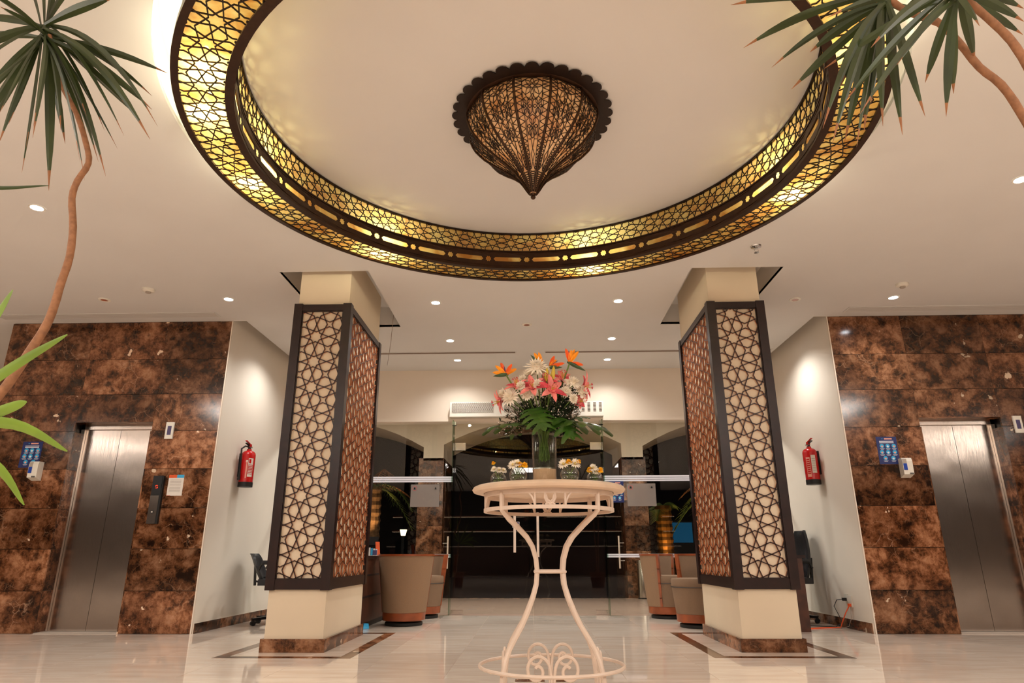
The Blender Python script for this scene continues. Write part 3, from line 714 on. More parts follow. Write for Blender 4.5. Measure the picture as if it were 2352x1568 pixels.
# lattices, built as curved panels
def lattice_panel(kind, k_, npan, ncell):
    mb = MB(); p_an = 2*PI/ncell; per = ncell//npan
    if kind == 'inner':
        H_ = Z2-.006-Z1; p_ = RU*p_an; W_ = per*p_
        for a, b_ in girih(W_, H_, p_, p_/2, H_/2):
            n_ = -Vector((math.cos(k_*per*p_an+(a[0]+b_[0])/2/RU), math.sin(k_*per*p_an+(a[0]+b_[0])/2/RU), 0))
            q = [rp(RU-.002, k_*per*p_an+s_[0]/RU, Z1+s_[1]) for s_ in (a, b_)]
            for v_, s_ in zip(q, (a, b_)): v_.z -= (s_[1]/H_)*K*(v_.y-RYC)
            mb.bar(q[0], q[1], .0062, .006, n_)
        mb.build('inner_lattice', 'bronze_dark', ring)
    else:
        r0, r1 = RI+.043, RO-.034; rm = (r0+r1)/2; p_ = rm*p_an; W_ = per*p_; H_ = r1-r0
        for a, b_ in girih(W_, H_, p_, p_/2, H_/2):
            q = [rp(r0+s_[1], k_*per*p_an+s_[0]/rm, ZB+.004) for s_ in (a, b_)]
            mb.bar(q[0], q[1], .0062, .006, (0, 0, -1))
        mb.build('bottom_lattice', 'bronze_dark', ring)
for k_ in range(11): lattice_panel('inner', k_, 11, 66); lattice_panel('bottom', k_, 11, 66)
# onyx sheets behind the lattices, one per panel
for k_ in range(11):
    a0, a1 = 2*PI*k_/11, 2*PI*(k_+1)/11
    sh = MB().lathe([(RU+.002, Z1-.01), (RU+.002, Z2)], RXC, RYC, 14, 0, a0, a1)
    sh.v = [(x, y, z+(K*(y-RYC) if z < Z1 else 0)) for x, y, z in sh.v]; sh.build('onyx_sheet', 'onyx_thin', ring, smooth=True)
    MB().lathe([(RI+.02, ZB+.008), (RO-.02, ZB+.008)], RXC, RYC, 14, 0, a0, a1, tilt=K).build('onyx_sheet', 'onyx', ring, smooth=True)
    MB().lathe([(RI+.006, ZB+.02), (RI+.006, Z1-.02)], RXC, RYC, 14, 0, a0, a1, tilt=K).build('onyx_sheet', 'onyx', ring, smooth=True)
# struts up to the slab, and the bulbs
for k_ in range(16):
    an = 2*PI*(k_+.5)/16
    MB().bar(rp(RO-.02, an, ZB+.03), rp(RO-.02, an, 3.64), .012, .012, (math.cos(an), math.sin(an), 0)).build('hanger', 'bronze_dark', ring)
for d_ in (-151, -163, 174, 132, 73, 15, -28, -52, -84, -118):
    an = math.radians(d_); p_ = rp(2.0, an, 3.395)
    light('POINT', 'ring_bulb', p_, 12.5, (1, .93, .66), .03)
    MB().lathe([(.001, .02), (.02, .03), (.02, .11), (.001, .11)], p_.x, p_.y, 8).mesh('x', 'white_plastic') if False else None
    MB().tube([p_+Vector((0, 0, .04)), p_+Vector((0, 0, .24))], .012, 6).build('bulb_holder', 'white_plastic', ring)

# ------------------------------------------------------------------ pendant: pointed pierced lamp on the ceiling inside the ring
PX, PY, PZ = .0275, 3.94, 3.706
pend = thing('pendant_lamp', 'pointed brass filigree lamp with scalloped rim in the middle of the ring', 'ceiling lamp', (PX, PY, PZ))
prof = [(.435, 0), (.452, -.05), (.448, -.11), (.415, -.19), (.345, -.275), (.255, -.35), (.175, -.41), (.115, -.465), (.07, -.52), (.038, -.575), (.022, -.60)]
prof = [(a*1.018, b_*1.018) for a, b_ in prof]
def prad(t_):
    """profile point at fraction t_ (0 top, 1 tip)"""
    x = t_*(len(prof)-1); i = min(int(x), len(prof)-2); f_ = x-i
    return prof[i][0]*(1-f_)+prof[i+1][0]*f_, prof[i][1]*(1-f_)+prof[i+1][1]*f_
NG = 12
def pp(t_, g_, lift=0.):
    """point on the gored surface: g_ in gores; panels are flat between ribs"""
    r_, z = prad(t_); k_ = math.floor(g_); f_ = g_-k_
    a0 = 2*PI*k_/NG-PI/2+PI/NG; a1 = a0+2*PI/NG
    r_ += lift
    x = r_*(math.cos(a0)*(1-f_)+math.cos(a1)*f_); y = r_*(math.sin(a0)*(1-f_)+math.sin(a1)*f_)
    return Vector((PX+x, PY+y, PZ+z))
for k_ in range(NG):
    vs = []; n_ = 20
    for i in range(n_+1):
        vs += [pp(i/n_, k_+1e-6, -.004), pp(i/n_, k_+.999999, -.004)]
    MB().add(vs, [(2*i, 2*i+1, 2*i+3, 2*i+2) for i in range(n_)]).build('amber_panel', 'amber_shade', pend, smooth=True)
    # filigree
    mb = MB(); gn = 2*PI*(k_+.5)/NG-PI/2+PI/NG; nrm = Vector((math.cos(gn), math.sin(gn), -.3))
    def seg(a, b_, w=.0036):
        m_ = max(1, int(abs(b_[0]-a[0])*26))
        for i in range(m_):
            q0 = (a[0]+(b_[0]-a[0])*i/m_, a[1]+(b_[1]-a[1])*i/m_); q1 = (a[0]+(b_[0]-a[0])*(i+1)/m_, a[1]+(b_[1]-a[1])*(i+1)/m_)
            mb.bar(pp(q0[0], k_+q0[1]), pp(q1[0], k_+q1[1]), w, .004, nrm)
    m_i = .20
    for s_ in (0, 1):
        A = lambda t_, x: (t_, x if s_ == 0 else 1-x)
        seg(A(.045, m_i), A(.72, m_i+.08)); t_ = .05
        while t_ < .90:                              # zigzag borders beside each rib
            r_, _ = prad(t_); dt = .014+.028*min(1, r_/.40)
            w_ = m_i+.08*min(1, t_/.72) if t_ < .72 else .48
            seg(A(t_, .03), A(t_+dt/2, w_)); seg(A(t_+dt/2, w_), A(t_+dt, .03)); t_ += dt
    seg((.045, m_i), (.045, 1-m_i)); x = m_i                # zigzag under the rim
    seg((.008, .02), (.008, .98))
    for i in range(8):
        x0 = .06+.88*i/8; x1 = .06+.88*(i+1)/8; seg((.045, x0), (.010, (x0+x1)/2)); seg((.010, (x0+x1)/2), (.045, x1))
    def flower(tc_, gc, rt, pet=8):
        r_, _ = prad(tc_); ct = rt/.62*1.0; cg = rt/(2*PI/NG*max(r_, .05))
        pts = lambda rr, ph: (tc_+rr*math.sin(ph)*ct, gc+rr*math.cos(ph)*cg)
        for i in range(8):
            seg(pts(.2, 2*PI*i/8), pts(.2, 2*PI*(i+1)/8))
        for i in range(pet):
            ph = 2*PI*i/pet
            for sg in (-1, 1):
                seg(pts(.2, ph), pts(.6, ph+sg*.30)); seg(pts(.6, ph+sg*.30), pts(1., ph))
            seg(pts(1., ph), pts(1.12, ph+PI/pet)); seg(pts(1.12, ph+PI/pet), pts(1., ph+2*PI/pet))
    flower(.17, .5, .066)
    flower(.32, .33, .034, 6); flower(.32, .67, .034, 6); flower(.43, .5, .036, 6)
    for (a, b_) in (((.235, .5), (.27, .42)), ((.235, .5), (.27, .58)), ((.26, .2), (.2, .22)), ((.26, .8), (.2, .78)), ((.34, .35), (.37, .42)), ((.34, .65), (.37, .58)),
                    ((.43, .42), (.48, .30)), ((.43, .58), (.48, .70)), ((.43, .5), (.50, .42)), ((.43, .5), (.50, .58)), ((.50, .42), (.56, .5)), ((.50, .58), (.56, .5)), ((.56, .5), (.60, .38)), ((.56, .5), (.60, .62)),
                    ((.60, .38), (.66, .5)), ((.60, .62), (.66, .5)), ((.66, .5), (.72, .3)), ((.66, .5), (.72, .7)), ((.12, .2), (.09, .3)), ((.12, .8), (.09, .7)), ((.5, .3), (.5, .42)), ((.5, .7), (.5, .58))): seg(a, b_)
    mb.build('filigree', 'bronze_dark', pend)
    # rib
    pts = [pp(i/22, k_+1e-6, .003) for i in range(23)]
    MB().tube(pts, [.009]*16+[.008]*7, 6).build('rib', 'bronze', pend, smooth=True)
# scalloped rim plate and the finial
poly = []; NSC = 34
for k_ in range(NSC):
    for i in range(6):
        an = 2*PI*(k_+i/6)/NSC; s_ = abs(math.sin(PI*i/6))
        rr = .521+.041*math.sqrt(s_); poly.append((PX+rr*math.cos(an), PY+rr*math.sin(an)))
MB().prism(poly, PZ-.016, PZ-.010).build('scalloped_rim', 'bronze_dark', pend)
MB().lathe([(.50, -.006), (.47, -.014), (.455, -.022), (.44, -.02)], PX, PY, 64).build('collar', 'bronze', pend, smooth=True)
pend.children[-1].location.z = PZ if False else 0
for ch in pend.children:
    if ch.name.startswith('collar'): ch.data.transform(Matrix.Translation((0, 0, PZ)))
MB().lathe([(.03, -.595), (.012, -.618), (.010, -.625)], PX, PY, 16).sphere((PX, PY, -.638), .017).build('finial', 'bronze', pend, smooth=True)
for ch in pend.children:
    if ch.name.startswith('finial'): ch.data.transform(Matrix.Translation((0, 0, PZ)))

# ------------------------------------------------------------------ ceiling fittings
dl = None
for i, (x, y, lab) in enumerate(DOWN):
    if dl is None:
        dl = local('downlight', lab, 'downlight', (x, y, C), 0, 'recessed downlights in the ceiling')
        MB().lathe([(.062, -.001), (.060, -.005), (.048, -.005), (.044, -.001)], n=24).build('trim_ring', 'white_plastic', dl, smooth=True)
        MB().lathe([(.001, -.003), (.047, -.003)], n=24).build('lamp_face', 'lamp_disc', dl)
    else: dup(dl, (x, y, C), label=lab)
def small(name, lab, cat, mbm, group=None):
    mb, m_ = mbm; o = mb.build(name, m_, None, smooth=True); o['label'] = lab; o['category'] = cat
    if group: o['group'] = group
    return o
for x, y, lab in ((-.046, 7.596, 'small round ceiling sensor on the centre line behind the ring'), (-4.67, 6.612, 'small round ceiling sensor over the left lift wall'), (2.914, 6.866, 'small round ceiling sensor right of the right pillar')):
    t_ = thing('ceiling_sensor', lab, 'sensor', (x, y, C)); MB().lathe([(.001, C-.001), (.062, C-.001), (.058, C-.008), (.038, C-.010), (.036, C-.004)], x, y, 24).build('bezel', 'white_plastic', t_, smooth=True)
    MB().lathe([(.001, C-.006), (.036, C-.006)], x, y, 16).build('eye', 'honey_wood', t_)
for x, y, lab in ((-4.02, 6.335, 'white smoke detector above the left lift wall'), (3.867, 6.47, 'white smoke detector above the right lift wall'), (-6.45, 6.95, 'white smoke detector at the far left edge')):
    t_ = thing('smoke_detector', lab, 'smoke detector', (x, y, C)); MB().lathe([(.001, C-.0005), (.062, C-.0005), (.060, C-.02), (.045, C-.03), (.001, C-.03)], x, y, 24).build('housing', 'white_plastic', t_, smooth=True)
    MB().lathe([(.001, C-.03), (.028, C-.03), (.026, C-.045), (.001, C-.047)], x, y, 16).build('sensor_cap', 'grille_grey', t_, smooth=True)
t_ = thing('sprinkler', 'chrome sprinkler head in the ceiling near the right pillar', 'sprinkler', (2.06, 5.523, C))
MB().lathe([(.001, C-.0005), (.05, C-.0005), (.045, C-.012), (.014, C-.014)], 2.06, 5.523, 20).build('escutcheon', 'chrome', t_, smooth=True)
MB().tube([(2.06, 5.523, C-.01), (2.06, 5.523, C-.03)], .01).tube([(2.045, 5.523, C-.03), (2.042, 5.523, C-.05), (2.06, 5.523, C-.062)], .003, 6).tube([(2.075, 5.523, C-.03), (2.078, 5.523, C-.05), (2.06, 5.523, C-.062)], .003, 6).lathe([(.001, C-.064), (.022, C-.064), (.022, C-.067), (.001, C-.067)], 2.06, 5.523, 12).build('head', 'chrome', t_, smooth=True)
def grille(x0, x1, y0, y1, lab, slots):
    t_ = thing('air_grille', lab, 'air vent', ((x0+x1)/2, (y0+y1)/2, C))
    for q in ((x0, y0, x1, y0+.015), (x0, y1-.015, x1, y1), (x0, y0+.015, x0+.015, y1-.015), (x1-.015, y0+.015, x1, y1-.015)):
        MB().box(q[0], q[1], C-.006, q[2], q[3], C-.0005).build('frame', 'ceiling_paint', t_)
    MB().box(x0+.015, y0+.015, C-.0022, x1-.015, y1-.015, C-.0006).build('back_plate', 'vent_paint' if slots < 4 else 'grille_grey', t_)
    mb = MB(); n_ = slots
    for i in range(n_):
        yy = y0+.02+(y1-y0-.04)*(i+.5)/n_; mb.box(x0+.018, yy-.003, C-.005, x1-.018, yy+.001, C-.0023)
    mb.build('blades', 'ceiling_paint' if slots > 4 else 'grille_shadow', t_)
grille(-6.24, -3.64, 7.03, 7.20, 'long recessed ceiling grille in front of the left lift wall', 8)
grille(3.62, 6.24, 7.12, 7.29, 'long recessed ceiling grille in front of the right lift wall', 8)
grille(-3.3, -.2, 8.69, 8.79, 'linear slot diffuser in the ceiling, left of centre', 3)
grille(.185, 3.3, 8.70, 8.80, 'linear slot diffuser in the ceiling, right of centre', 3)
for i, (x, y) in enumerate(LOBBY_FILL):  # bodies of the added fill lights, out of view
    t_ = thing('added_fill_panel', 'added square fill panel, unseen in the ceiling behind the camera, %s' % ['left of the middle one', 'right of the middle one', 'the middle one', 'by the left wall', 'by the right wall', 'far back on the left', 'far back on the right', 'in the left wing', 'in the right wing', 'at the end of the left wing', 'at the end of the right wing'][i], 'ceiling light', (x, y, C))
    MB().box(x-.66, y-.66, C-.012, x+.66, y+.66, C-.002).build('panel_frame', 'white_plastic', t_); MB().box(x-.6, y-.6, C-.015, x+.6, y+.6, C-.012).build('panel_face', 'fill_panel_glow', t_)
o = MB().tube([(-1.66, 7.50, C+.262), (-1.67, 7.46, 3.2), (-1.69, 7.43, 2.9)], .003, 5).build('hanging_cord', 'cable_grey'); o['label'] = 'thin pale cord hanging down behind the left pillar'; o['category'] = 'cord'

# ------------------------------------------------------------------ round flower table
TX, TY, TZ = .085, 3.60, 1.117
tb = thing('flower_table', 'tall round cream wrought-iron table with scrollwork in the middle of the hall', 'table', (TX, TY, 0))
MB().lathe([(.001, TZ), (.385, TZ), (.398, TZ-.006), (.405, TZ-.018), (.398, TZ-.030), (.375, TZ-.036), (.345, TZ-.036), (.343, TZ-.030), (.338, TZ-.030), (.336, TZ-.036), (.001, TZ-.036)], TX, TY, 96).build('tabletop', 'cream_wood', tb, smooth=True)
MB().lathe([(.3365, TZ-.0345), (.343, TZ-.0345)], TX, TY, 96).build('groove', 'table_groove', tb)
def circle(rad, z, n=72): return [(TX+rad*math.cos(2*PI*i/n), TY+rad*math.sin(2*PI*i/n), z) for i in range(n)]
def flat_hoop(rad, z0, z1, w=.012): return MB().lathe([(rad-w/2, z0), (rad+w/2, z0), (rad+w/2, z1), (rad-w/2, z1), (rad-w/2, z0)], TX, TY, 72)
flat_hoop(.335, TZ-.058, TZ-.036).build('upper_hoop', 'cream_metal', tb)
flat_hoop(.335, .985, 1.003, .016).build('lower_hoop', 'cream_metal', tb)
for k_ in range(4):
    a = PI/4+k_*PI/2; ca, sa = math.cos(a), math.sin(a)
    pr = [(1.07, .335), (.985, .335), (.962, .31), (.912, .235), (.86, .165), (.814, .125), (.755, .10), (.696, .092), (.63, .10), (.57, .125), (.50, .165), (.447, .20), (.39, .25), (.347, .285), (.30, .310), (.25, .325), (.19, .335), (.10, .345), (.03, .385), (.012, .40)]
    MB().tube([(TX+ra*ca, TY+ra*sa, z) for z, ra in pr], [.0125]*18+[.0115, .010], 8).build('leg', 'cream_metal', tb, smooth=True)
for k_ in range(4):   # waist stretcher
    a = PI/4+k_*PI/2; b_ = a+PI/2
    MB().tube([(TX+.106*math.cos(a), TY+.106*math.sin(a), .692), (TX+.106*math.cos(b_), TY+.106*math.sin(b_), .692)], .0085, 8).build('stretcher', 'cream_metal', tb, smooth=True)
MB().tube(circle(.355, .255), .0085, 8, closed=True).build('bottom_hoop', 'cream_metal', tb, smooth=True)
for k_ in range(8):   # uprights between the hoops
    a = k_*PI/4+PI/8*0+ (PI/4 if k_ % 2 else 0); a = k_*PI/4
    if k_ % 2: continue
    for da in (-.22, .22):
        MB().tube([(TX+.335*math.cos(a+da), TY+.335*math.sin(a+da), 1.0), (TX+.335*math.cos(a+da), TY+.335*math.sin(a+da), 1.07)], .006, 6).build('upright', 'cream_metal', tb)
    def sc(pts, nm='scroll', rad=.0055):
        MB().tube([(TX+.335*math.cos(a+x/.335), TY+.335*math.sin(a+x/.335), z) for x, z in pts], rad, 6).build(nm, 'cream_metal', tb, smooth=True)
    for sg in (-1, 1):   # crossing loops and outward arcs
        sc([(sg*x, z) for x, z in ((-.004, 1.0), (.016, 1.016), (.026, 1.035), (.024, 1.055), (.010, 1.072), (-.004, 1.068))])
        sc([(sg*x, z) for x, z in ((-.024, 1.003), (-.004, 1.012), (.014, 1.028), (.020, 1.05))])
        sc([(sg*x, z) for x, z in ((.074, 1.0), (.078, 1.02), (.090, 1.045), (.110, 1.068), (.125, 1.076))])
    # big spiral scrolls low down
    for sg in (-1, 1):
        pts = []
        for i in range(40):
            th = -PI*.5+2*PI*1.35*i/39; rr = .062-.050*(i/39); pts.append((sg*(.072-rr*math.cos(th+PI*.5)*1.0), .262+rr*math.sin(th+PI*.5)*1.15))
        pts = [(sg*.004, .10), (sg*.004, .19)]+[(sg*.0065, .23)]+pts
        rr_ = .235
        MB().tube([(TX+rr_*ca_+x*-sa_, TY+rr_*sa_+x*ca_, z) for x, z in pts for ca_, sa_ in ((math.cos(a), math.sin(a)),)], .0075, 6).build('spiral_scroll', 'cream_metal', tb, smooth=True)

# ------------------------------------------------------------------ vase and bouquet
VX, VY = .067, 3.60
vs_ = thing('flower_vase', 'tall clear glass cylinder vase with water and sand on the round table', 'vase', (VX, VY, TZ))
MB().lathe([(.001, TZ+.001), (.064, TZ+.001), (.068, TZ+.31), (.0655, TZ+.31), (.0620, TZ+.012), (.001, TZ+.012)], VX, VY, 40).build('glass_body', 'bowl_glass', vs_, smooth=True)
MB().lathe([(.001, TZ+.0125), (.0610, TZ+.0125), (.0625, TZ+.092), (.03, TZ+.098), (.001, TZ+.095)], VX, VY, 32).build('sand_fill', 'sand', vs_, smooth=True)
MB().lathe([(.001, TZ+.100), (.0628, TZ+.100), (.0638, TZ+.205), (.001, TZ+.205)], VX, VY, 32).build('water', 'water', vs_, smooth=True)
def B(a, b_, dy=0.):
    """bouquet coordinates: a to the right, b_ upward (units of 2.5 mm) from the vase mouth; dy metres towards the back"""
    return Vector((VX+a*.00247, VY+dy, 1.430+b_*.00252))
STEM0 = lambda: Vector((VX+random.uniform(-.03, .03), VY+random.uniform(-.03, .03), TZ+.13+random.uniform(0, .04)))
def stem(p, parent, m_='stem_green', rad=.0028, neck=None):
    s0 = STEM0(); n_ = Vector((VX+(p.x-VX)*.16, VY+(p.y-VY)*.16, 1.43)); mid = n_.lerp(p, .5)+Vector((0, 0, .01))
    MB().tube([s0, n_, mid, p], rad, 6).build('stem', m_, parent, smooth=True)
def petal(mb, c, d, up_, L, w, curl=.2, n=6, mi=0, fold=.25, base=.15):
    """a strap petal from c along d, bending towards -up_ by curl"""
    d = d.normalized(); sd = d.cross(up_).normalized(); nn = sd.cross(d).normalized(); vs = []
    for i in range(n+1):
        t_ = i/n; w_ = w*(base+(1-base)*math.sin(PI*min(1, t_*.93+.05))**.8) if t_ < 1 else w*.04
        c_ = c+d*(L*t_*(1-.15*abs(curl)*t_))-nn*(curl*L*t_*t_)
        vs += [c_-sd*w_/2+nn*w_*fold, c_, c_+sd*w_/2+nn*w_*fold]
    mb.add(vs, [q for i in range(n) for q in ((3*i, 3*i+1, 3*i+4, 3*i+3), (3*i+1, 3*i+2, 3*i+5, 3*i+4))], mi)
def bop(c, brd, petals, lab, dy=0.):
    """bird of paradise flower"""
    t_ = thing('bird_of_paradise', lab, 'flower', c, 'orange bird of paradise flowers in the bouquet')
    L = brd.length; d = brd.normalized(); mb = MB(); n_ = 12; base = c-d*.015
    up_ = Vector((0, -.2, 1)); sd = d.cross(up_).normalized(); nn = sd.cross(d)
    vs = []; m_ = 8
    for i in range(n_+1):
        f_ = i/n_; r_ = .0125*(math.sin(PI*min(1, f_*.8+.12))**.9)*(1-f_)**.35+.0004
        p_ = base+d*L*f_
        for j in range(m_): vs.append(p_+sd*(r_*.65*math.cos(2*PI*j/m_))+nn*(r_*math.sin(2*PI*j/m_)))
    mb.add(vs, [(i*m_+j, i*m_+(j+1) % m_, (i+1)*m_+(j+1) % m_, (i+1)*m_+j) for i in range(n_) for j in range(m_)])
    mb.build('bract', 'bract_green', t_, smooth=True)
    for q in petals:
        v_ = Vector(q); mb = MB(); petal(mb, c, v_, Vector((0, -1, .1)), v_.length, .022, .05, 7, 0, .3)
        mb.build('petal', 'orange_petal' if random.random() < .7 else 'orange_deep', t_, smooth=True)
    v_ = Vector(petals[0]).lerp(Vector(petals[1]), .5)*1.05; mb = MB(); petal(mb, c, v_, Vector((0, -1, .1)), v_.length*.85, .007, 0, 4)
    mb.build('tongue', 'violet', t_)
    stem(c, t_, rad=.0042)
    return t_
bop(B(-84, 118, -.05), Vector((-.085, -.02, -.016)), [(-.06, 0, .055), (.035, -.01, .06), (-.03, .01, .075), (.062, 0, .035), (-.075, -.01, .012)], 'leftmost bird of paradise flower, its green beak pointing left')
bop(B(-2, 140, -.02), Vector((-.075, .0, .078)), [(-.045, 0, .082), (-.018, 0, .085), (-.01, .02, .06)], 'upright bird of paradise flower with its dark beak slanting up to the left')
bop(B(15, 135, -.04), Vector((.085, -.01, -.004)), [(.085, -.01, .022), (.028, .0, .068), (.04, 0, .045)], 'bird of paradise flower in the middle of the bouquet, beak pointing right')
bop(B(60, 142, -.06), Vector((.098, -.03, -.062)), [(-.02, 0, .088), (.012, 0, .08), (.052, 0, .07), (.075, -.02, -.018), (.03, .01, .085)], 'largest bird of paradise flower at the top right, beak pointing down right')
def lily(c, d, lab, size=.085, openn=.58, col_='pink_petal'):
    t_ = thing('pink_lily', lab, 'flower', c, 'pink lilies in the bouquet'); d = Vector(d).normalized()
    a_ = d.cross(Vector((0, .3, 1))).normalized(); b2 = a_.cross(d).normalized()
    for k_ in range(6):
        an = 2*PI*k_/6+.3; rad_ = a_*math.cos(an)+b2*math.sin(an)
        mb = MB(); petal(mb, c-d*.02, d*(1-openn*.5)+rad_*openn, d, size*(1.0 if k_ % 2 else .9), .034, .55, 8, 0, .3, .35)
        mb.build('petal', col_ if k_ % 3 else 'pink_deep', t_, smooth=True)
    mb = MB()
    for k_ in range(6):
        an = 2*PI*k_/6; e_ = c+d*.045+(a_*math.cos(an)+b2*math.sin(an))*.014; mb.tube([c, e_], .0011, 4)
        mb.sphere(e_, .0035, 6, 4, 1)
    mb.build('stamens', ['bud_yellow', 'pink_deep'], t_)
    stem(c-d*.02, t_)
lily(B(-58, 88, -.09), (-.25, -.5, .75), 'pink lily beneath the leftmost bird of paradise')
lily(B(-24, 82, -.12), (-.15, -.8, .5), 'large pink lily facing front, left of the bouquet centre', .09)
lily(B(17, 76, -.12), (.35, -.75, .25), 'large pink lily facing front, right of the bouquet centre', .09)
lily(B(-97, 60, -.03), (-1, -.2, -.35), 'pink lily drooping at the left edge of the bouquet', .08)
lily(B(92, 92, -.02), (.95, -.3, .0), 'pink lily at the right edge with petals curling down', .095)
lily(B(43, 108, -.05), (.1, -.6, .6), 'pink lily high up right of centre under the big orange flower', .075)
lily(B(78, 55, -.05), (.5, -.5, .1), 'small pink lily low on the right among the filler', .05, .5)
lily(B(6, 98, -.08), (-.1, -.6, .6), 'pink lily behind the yellow buds', .07, .6)
def mum(c, d, lab, size=.05, n=3, grp='white chrysanthemums in the bouquet', m_='white_petal', eye='bud_yellow', pw=.0105, st=True, stemto=None):
    t_ = thing('chrysanthemum', lab, 'flower', c, grp); d = Vector(d).normalized()
    if st: size *= 1.25; pw *= 1.25
    a_ = d.cross(Vector((.1, .3, 1))).normalized(); b2 = a_.cross(d).normalized(); mb = MB()
    for ly in range(n):
        np_ = 15-ly*2; el = .15+ly*.42
        for k_ in range(np_):
            an = 2*PI*k_/np_+ly*.3+random.uniform(-.08, .08); rad_ = a_*math.cos(an)+b2*math.sin(an)
            petal(mb, c+d*.003*ly, rad_*math.cos(el)+d*math.sin(el), d, size*(1-.2*ly)*random.uniform(.9, 1.08), pw, -.18 if ly else .12, 4, 0, .2, .4)
    mb.build('petals', m_, t_, smooth=True); MB().sphere(c+d*.006, size*(.26 if st else .20), 10, 6).build('eye', m_ if st else eye, t_, smooth=True)
    MB().sphere(c-d*.008, size*.22, 8, 6).build('calyx', 'stem_green', t_, smooth=True)
    if st: stem(c-d*.01, t_)
    return t_
mum(B(-14, 130, -.07), (0, -.7, .6), 'biggest white chrysanthemum at the top of the bouquet', .062, 4)
mum(B(-30, 118, -.02), (-.4, -.6, .5), 'white chrysanthemum tucked behind the biggest one', .045)
mum(B(-72, 62, -.09), (-.5, -.7, .3), 'white chrysanthemum low on the left, beside the drooping lily', .05)
mum(B(-86, 72, -.05), (-.8, -.5, .4), 'white chrysanthemum left of the lowest lily', .042)
mum(B(63, 92, -.09), (.3, -.6, .7), 'white chrysanthemum under the beak of the largest orange flower', .045)
mum(B(82, 76, -.05), (.7, -.5, .4), 'white chrysanthemum on the right beside the edge lily', .048)
mum(B(64, 58, -.10), (.5, -.8, .0), 'small white chrysanthemum low on the right', .026, 3)
mum(B(-50, 86, -.12), (-.2, -.9, .2), 'small round white chrysanthemum between the two left lilies', .024, 3)
mum(B(-36, 66, -.11), (-.2, -.9, .2), 'white chrysanthemum just below the front left lily', .030, 3)
mum(B(4, 122, -.06), (.3, -.7, .5), 'white chrysanthemum at the right of the biggest one', .036)
mum(B(28, 92, -.04), (.2, -.7, .5), 'white chrysanthemum between the yellow buds and the high lily', .034)
mum(B(48, 74, -.09), (.2, -.9, .2), 'white chrysanthemum just right of the large front right lily', .032, 3)
mum(B(-44, 104, -.04), (-.3, -.7, .5), 'white chrysanthemum above the large front left lily', .036)
mum(B(-12, 88, -.12), (0, -.9, .2), 'small white chrysanthemum beside the front left lily', .028, 3)
for i, (a, b_) in enumerate(((7, 112), (22, 116), (14, 98))):
    c = B(a, b_, -.09); t_ = thing('lily_bud', ['tall closed yellow lily bud, left of three', 'closed yellow lily bud, right of three', 'lowest closed yellow lily bud, between the lilies'][i], 'flower bud', c, 'closed yellow lily buds')
    MB().tube([c+Vector((0, 0, -.035)), c+Vector((0, 0, -.02)), c, c+Vector((.003, 0, .025)), c+Vector((.004, 0, .04))], [.004, .009, .0115, .008, .002], 8).build('bud', 'bud_yellow', t_, smooth=True); stem(c-Vector((0, 0, .035)), t_)
# filler sprays: each a thing of twigs with tiny blossoms
random.seed(21)
FS = [(-78, 40, 'left, below the low chrysanthemums'), (-52, 30, 'left of centre'), (-30, 42, 'centre left'), (0, 50, 'in the centre'), (30, 40, 'centre right'), (52, 52, 'right of centre'), (70, 40, 'right, with long bare twigs'), (40, 78, 'between the right lilies'), (-95, 8, 'drooping low on the left'), (58, 8, 'low on the right above the big leaf'), (66, 70, 'right, under the small lily'), (-20, 20, 'low, left of centre'), (22, 14, 'low, right of centre'), (-40, 66, 'high between the left flowers'), (10, 62, 'high behind the two front lilies'), (56, 84, 'high under the largest orange flower')]
for a, b_, lab in FS:
    t_ = thing('filler_spray', 'dark green twiggy filler spray with tiny blossoms, %s' % lab, 'foliage', B(a, b_), 'filler sprays in the bouquet')
    tw, bl, lv = MB(), MB(), MB(); dk = a in (-78, 70, -95); root_ = Vector((VX+a*.0004, VY, 1.42))
    for k_ in range(30 if not dk else 13):
        e_ = B(a+random.uniform(-16, 16), b_+random.uniform(-22, 16), random.uniform(-.09, .07)); k0 = root_.lerp(e_, random.uniform(.25, .55))
        tw.tube([root_, k0, e_], .0011, 4, caps=False)
        for q in range(5):
            f_ = k0.lerp(e_, random.uniform(.1, 1.)); g_ = f_+Vector((random.uniform(-.022, .022), random.uniform(-.02, .02), random.uniform(.0, .025))); tw.tube([f_, g_], .0007, 3, caps=False)
            if random.random() < .5: bl.sphere(g_, random.uniform(.0022, .0042), 6, 4)
            for z in range(2 if not dk else 1):
                dd = Vector((random.uniform(-1, 1), random.uniform(-1, 1), random.uniform(-.2, 1))); petal(lv, f_, dd, Vector((0, -.5, 1)), random.uniform(.018, .034), .011, .1, 2)
    tw.build('twigs', 'twig_brown' if dk else 'filler_green', t_); bl.build('blossoms', 'tiny_white', t_)['kind'] = 'stuff'; lv.build('leaflets', 'filler_green', t_)['kind'] = 'stuff'
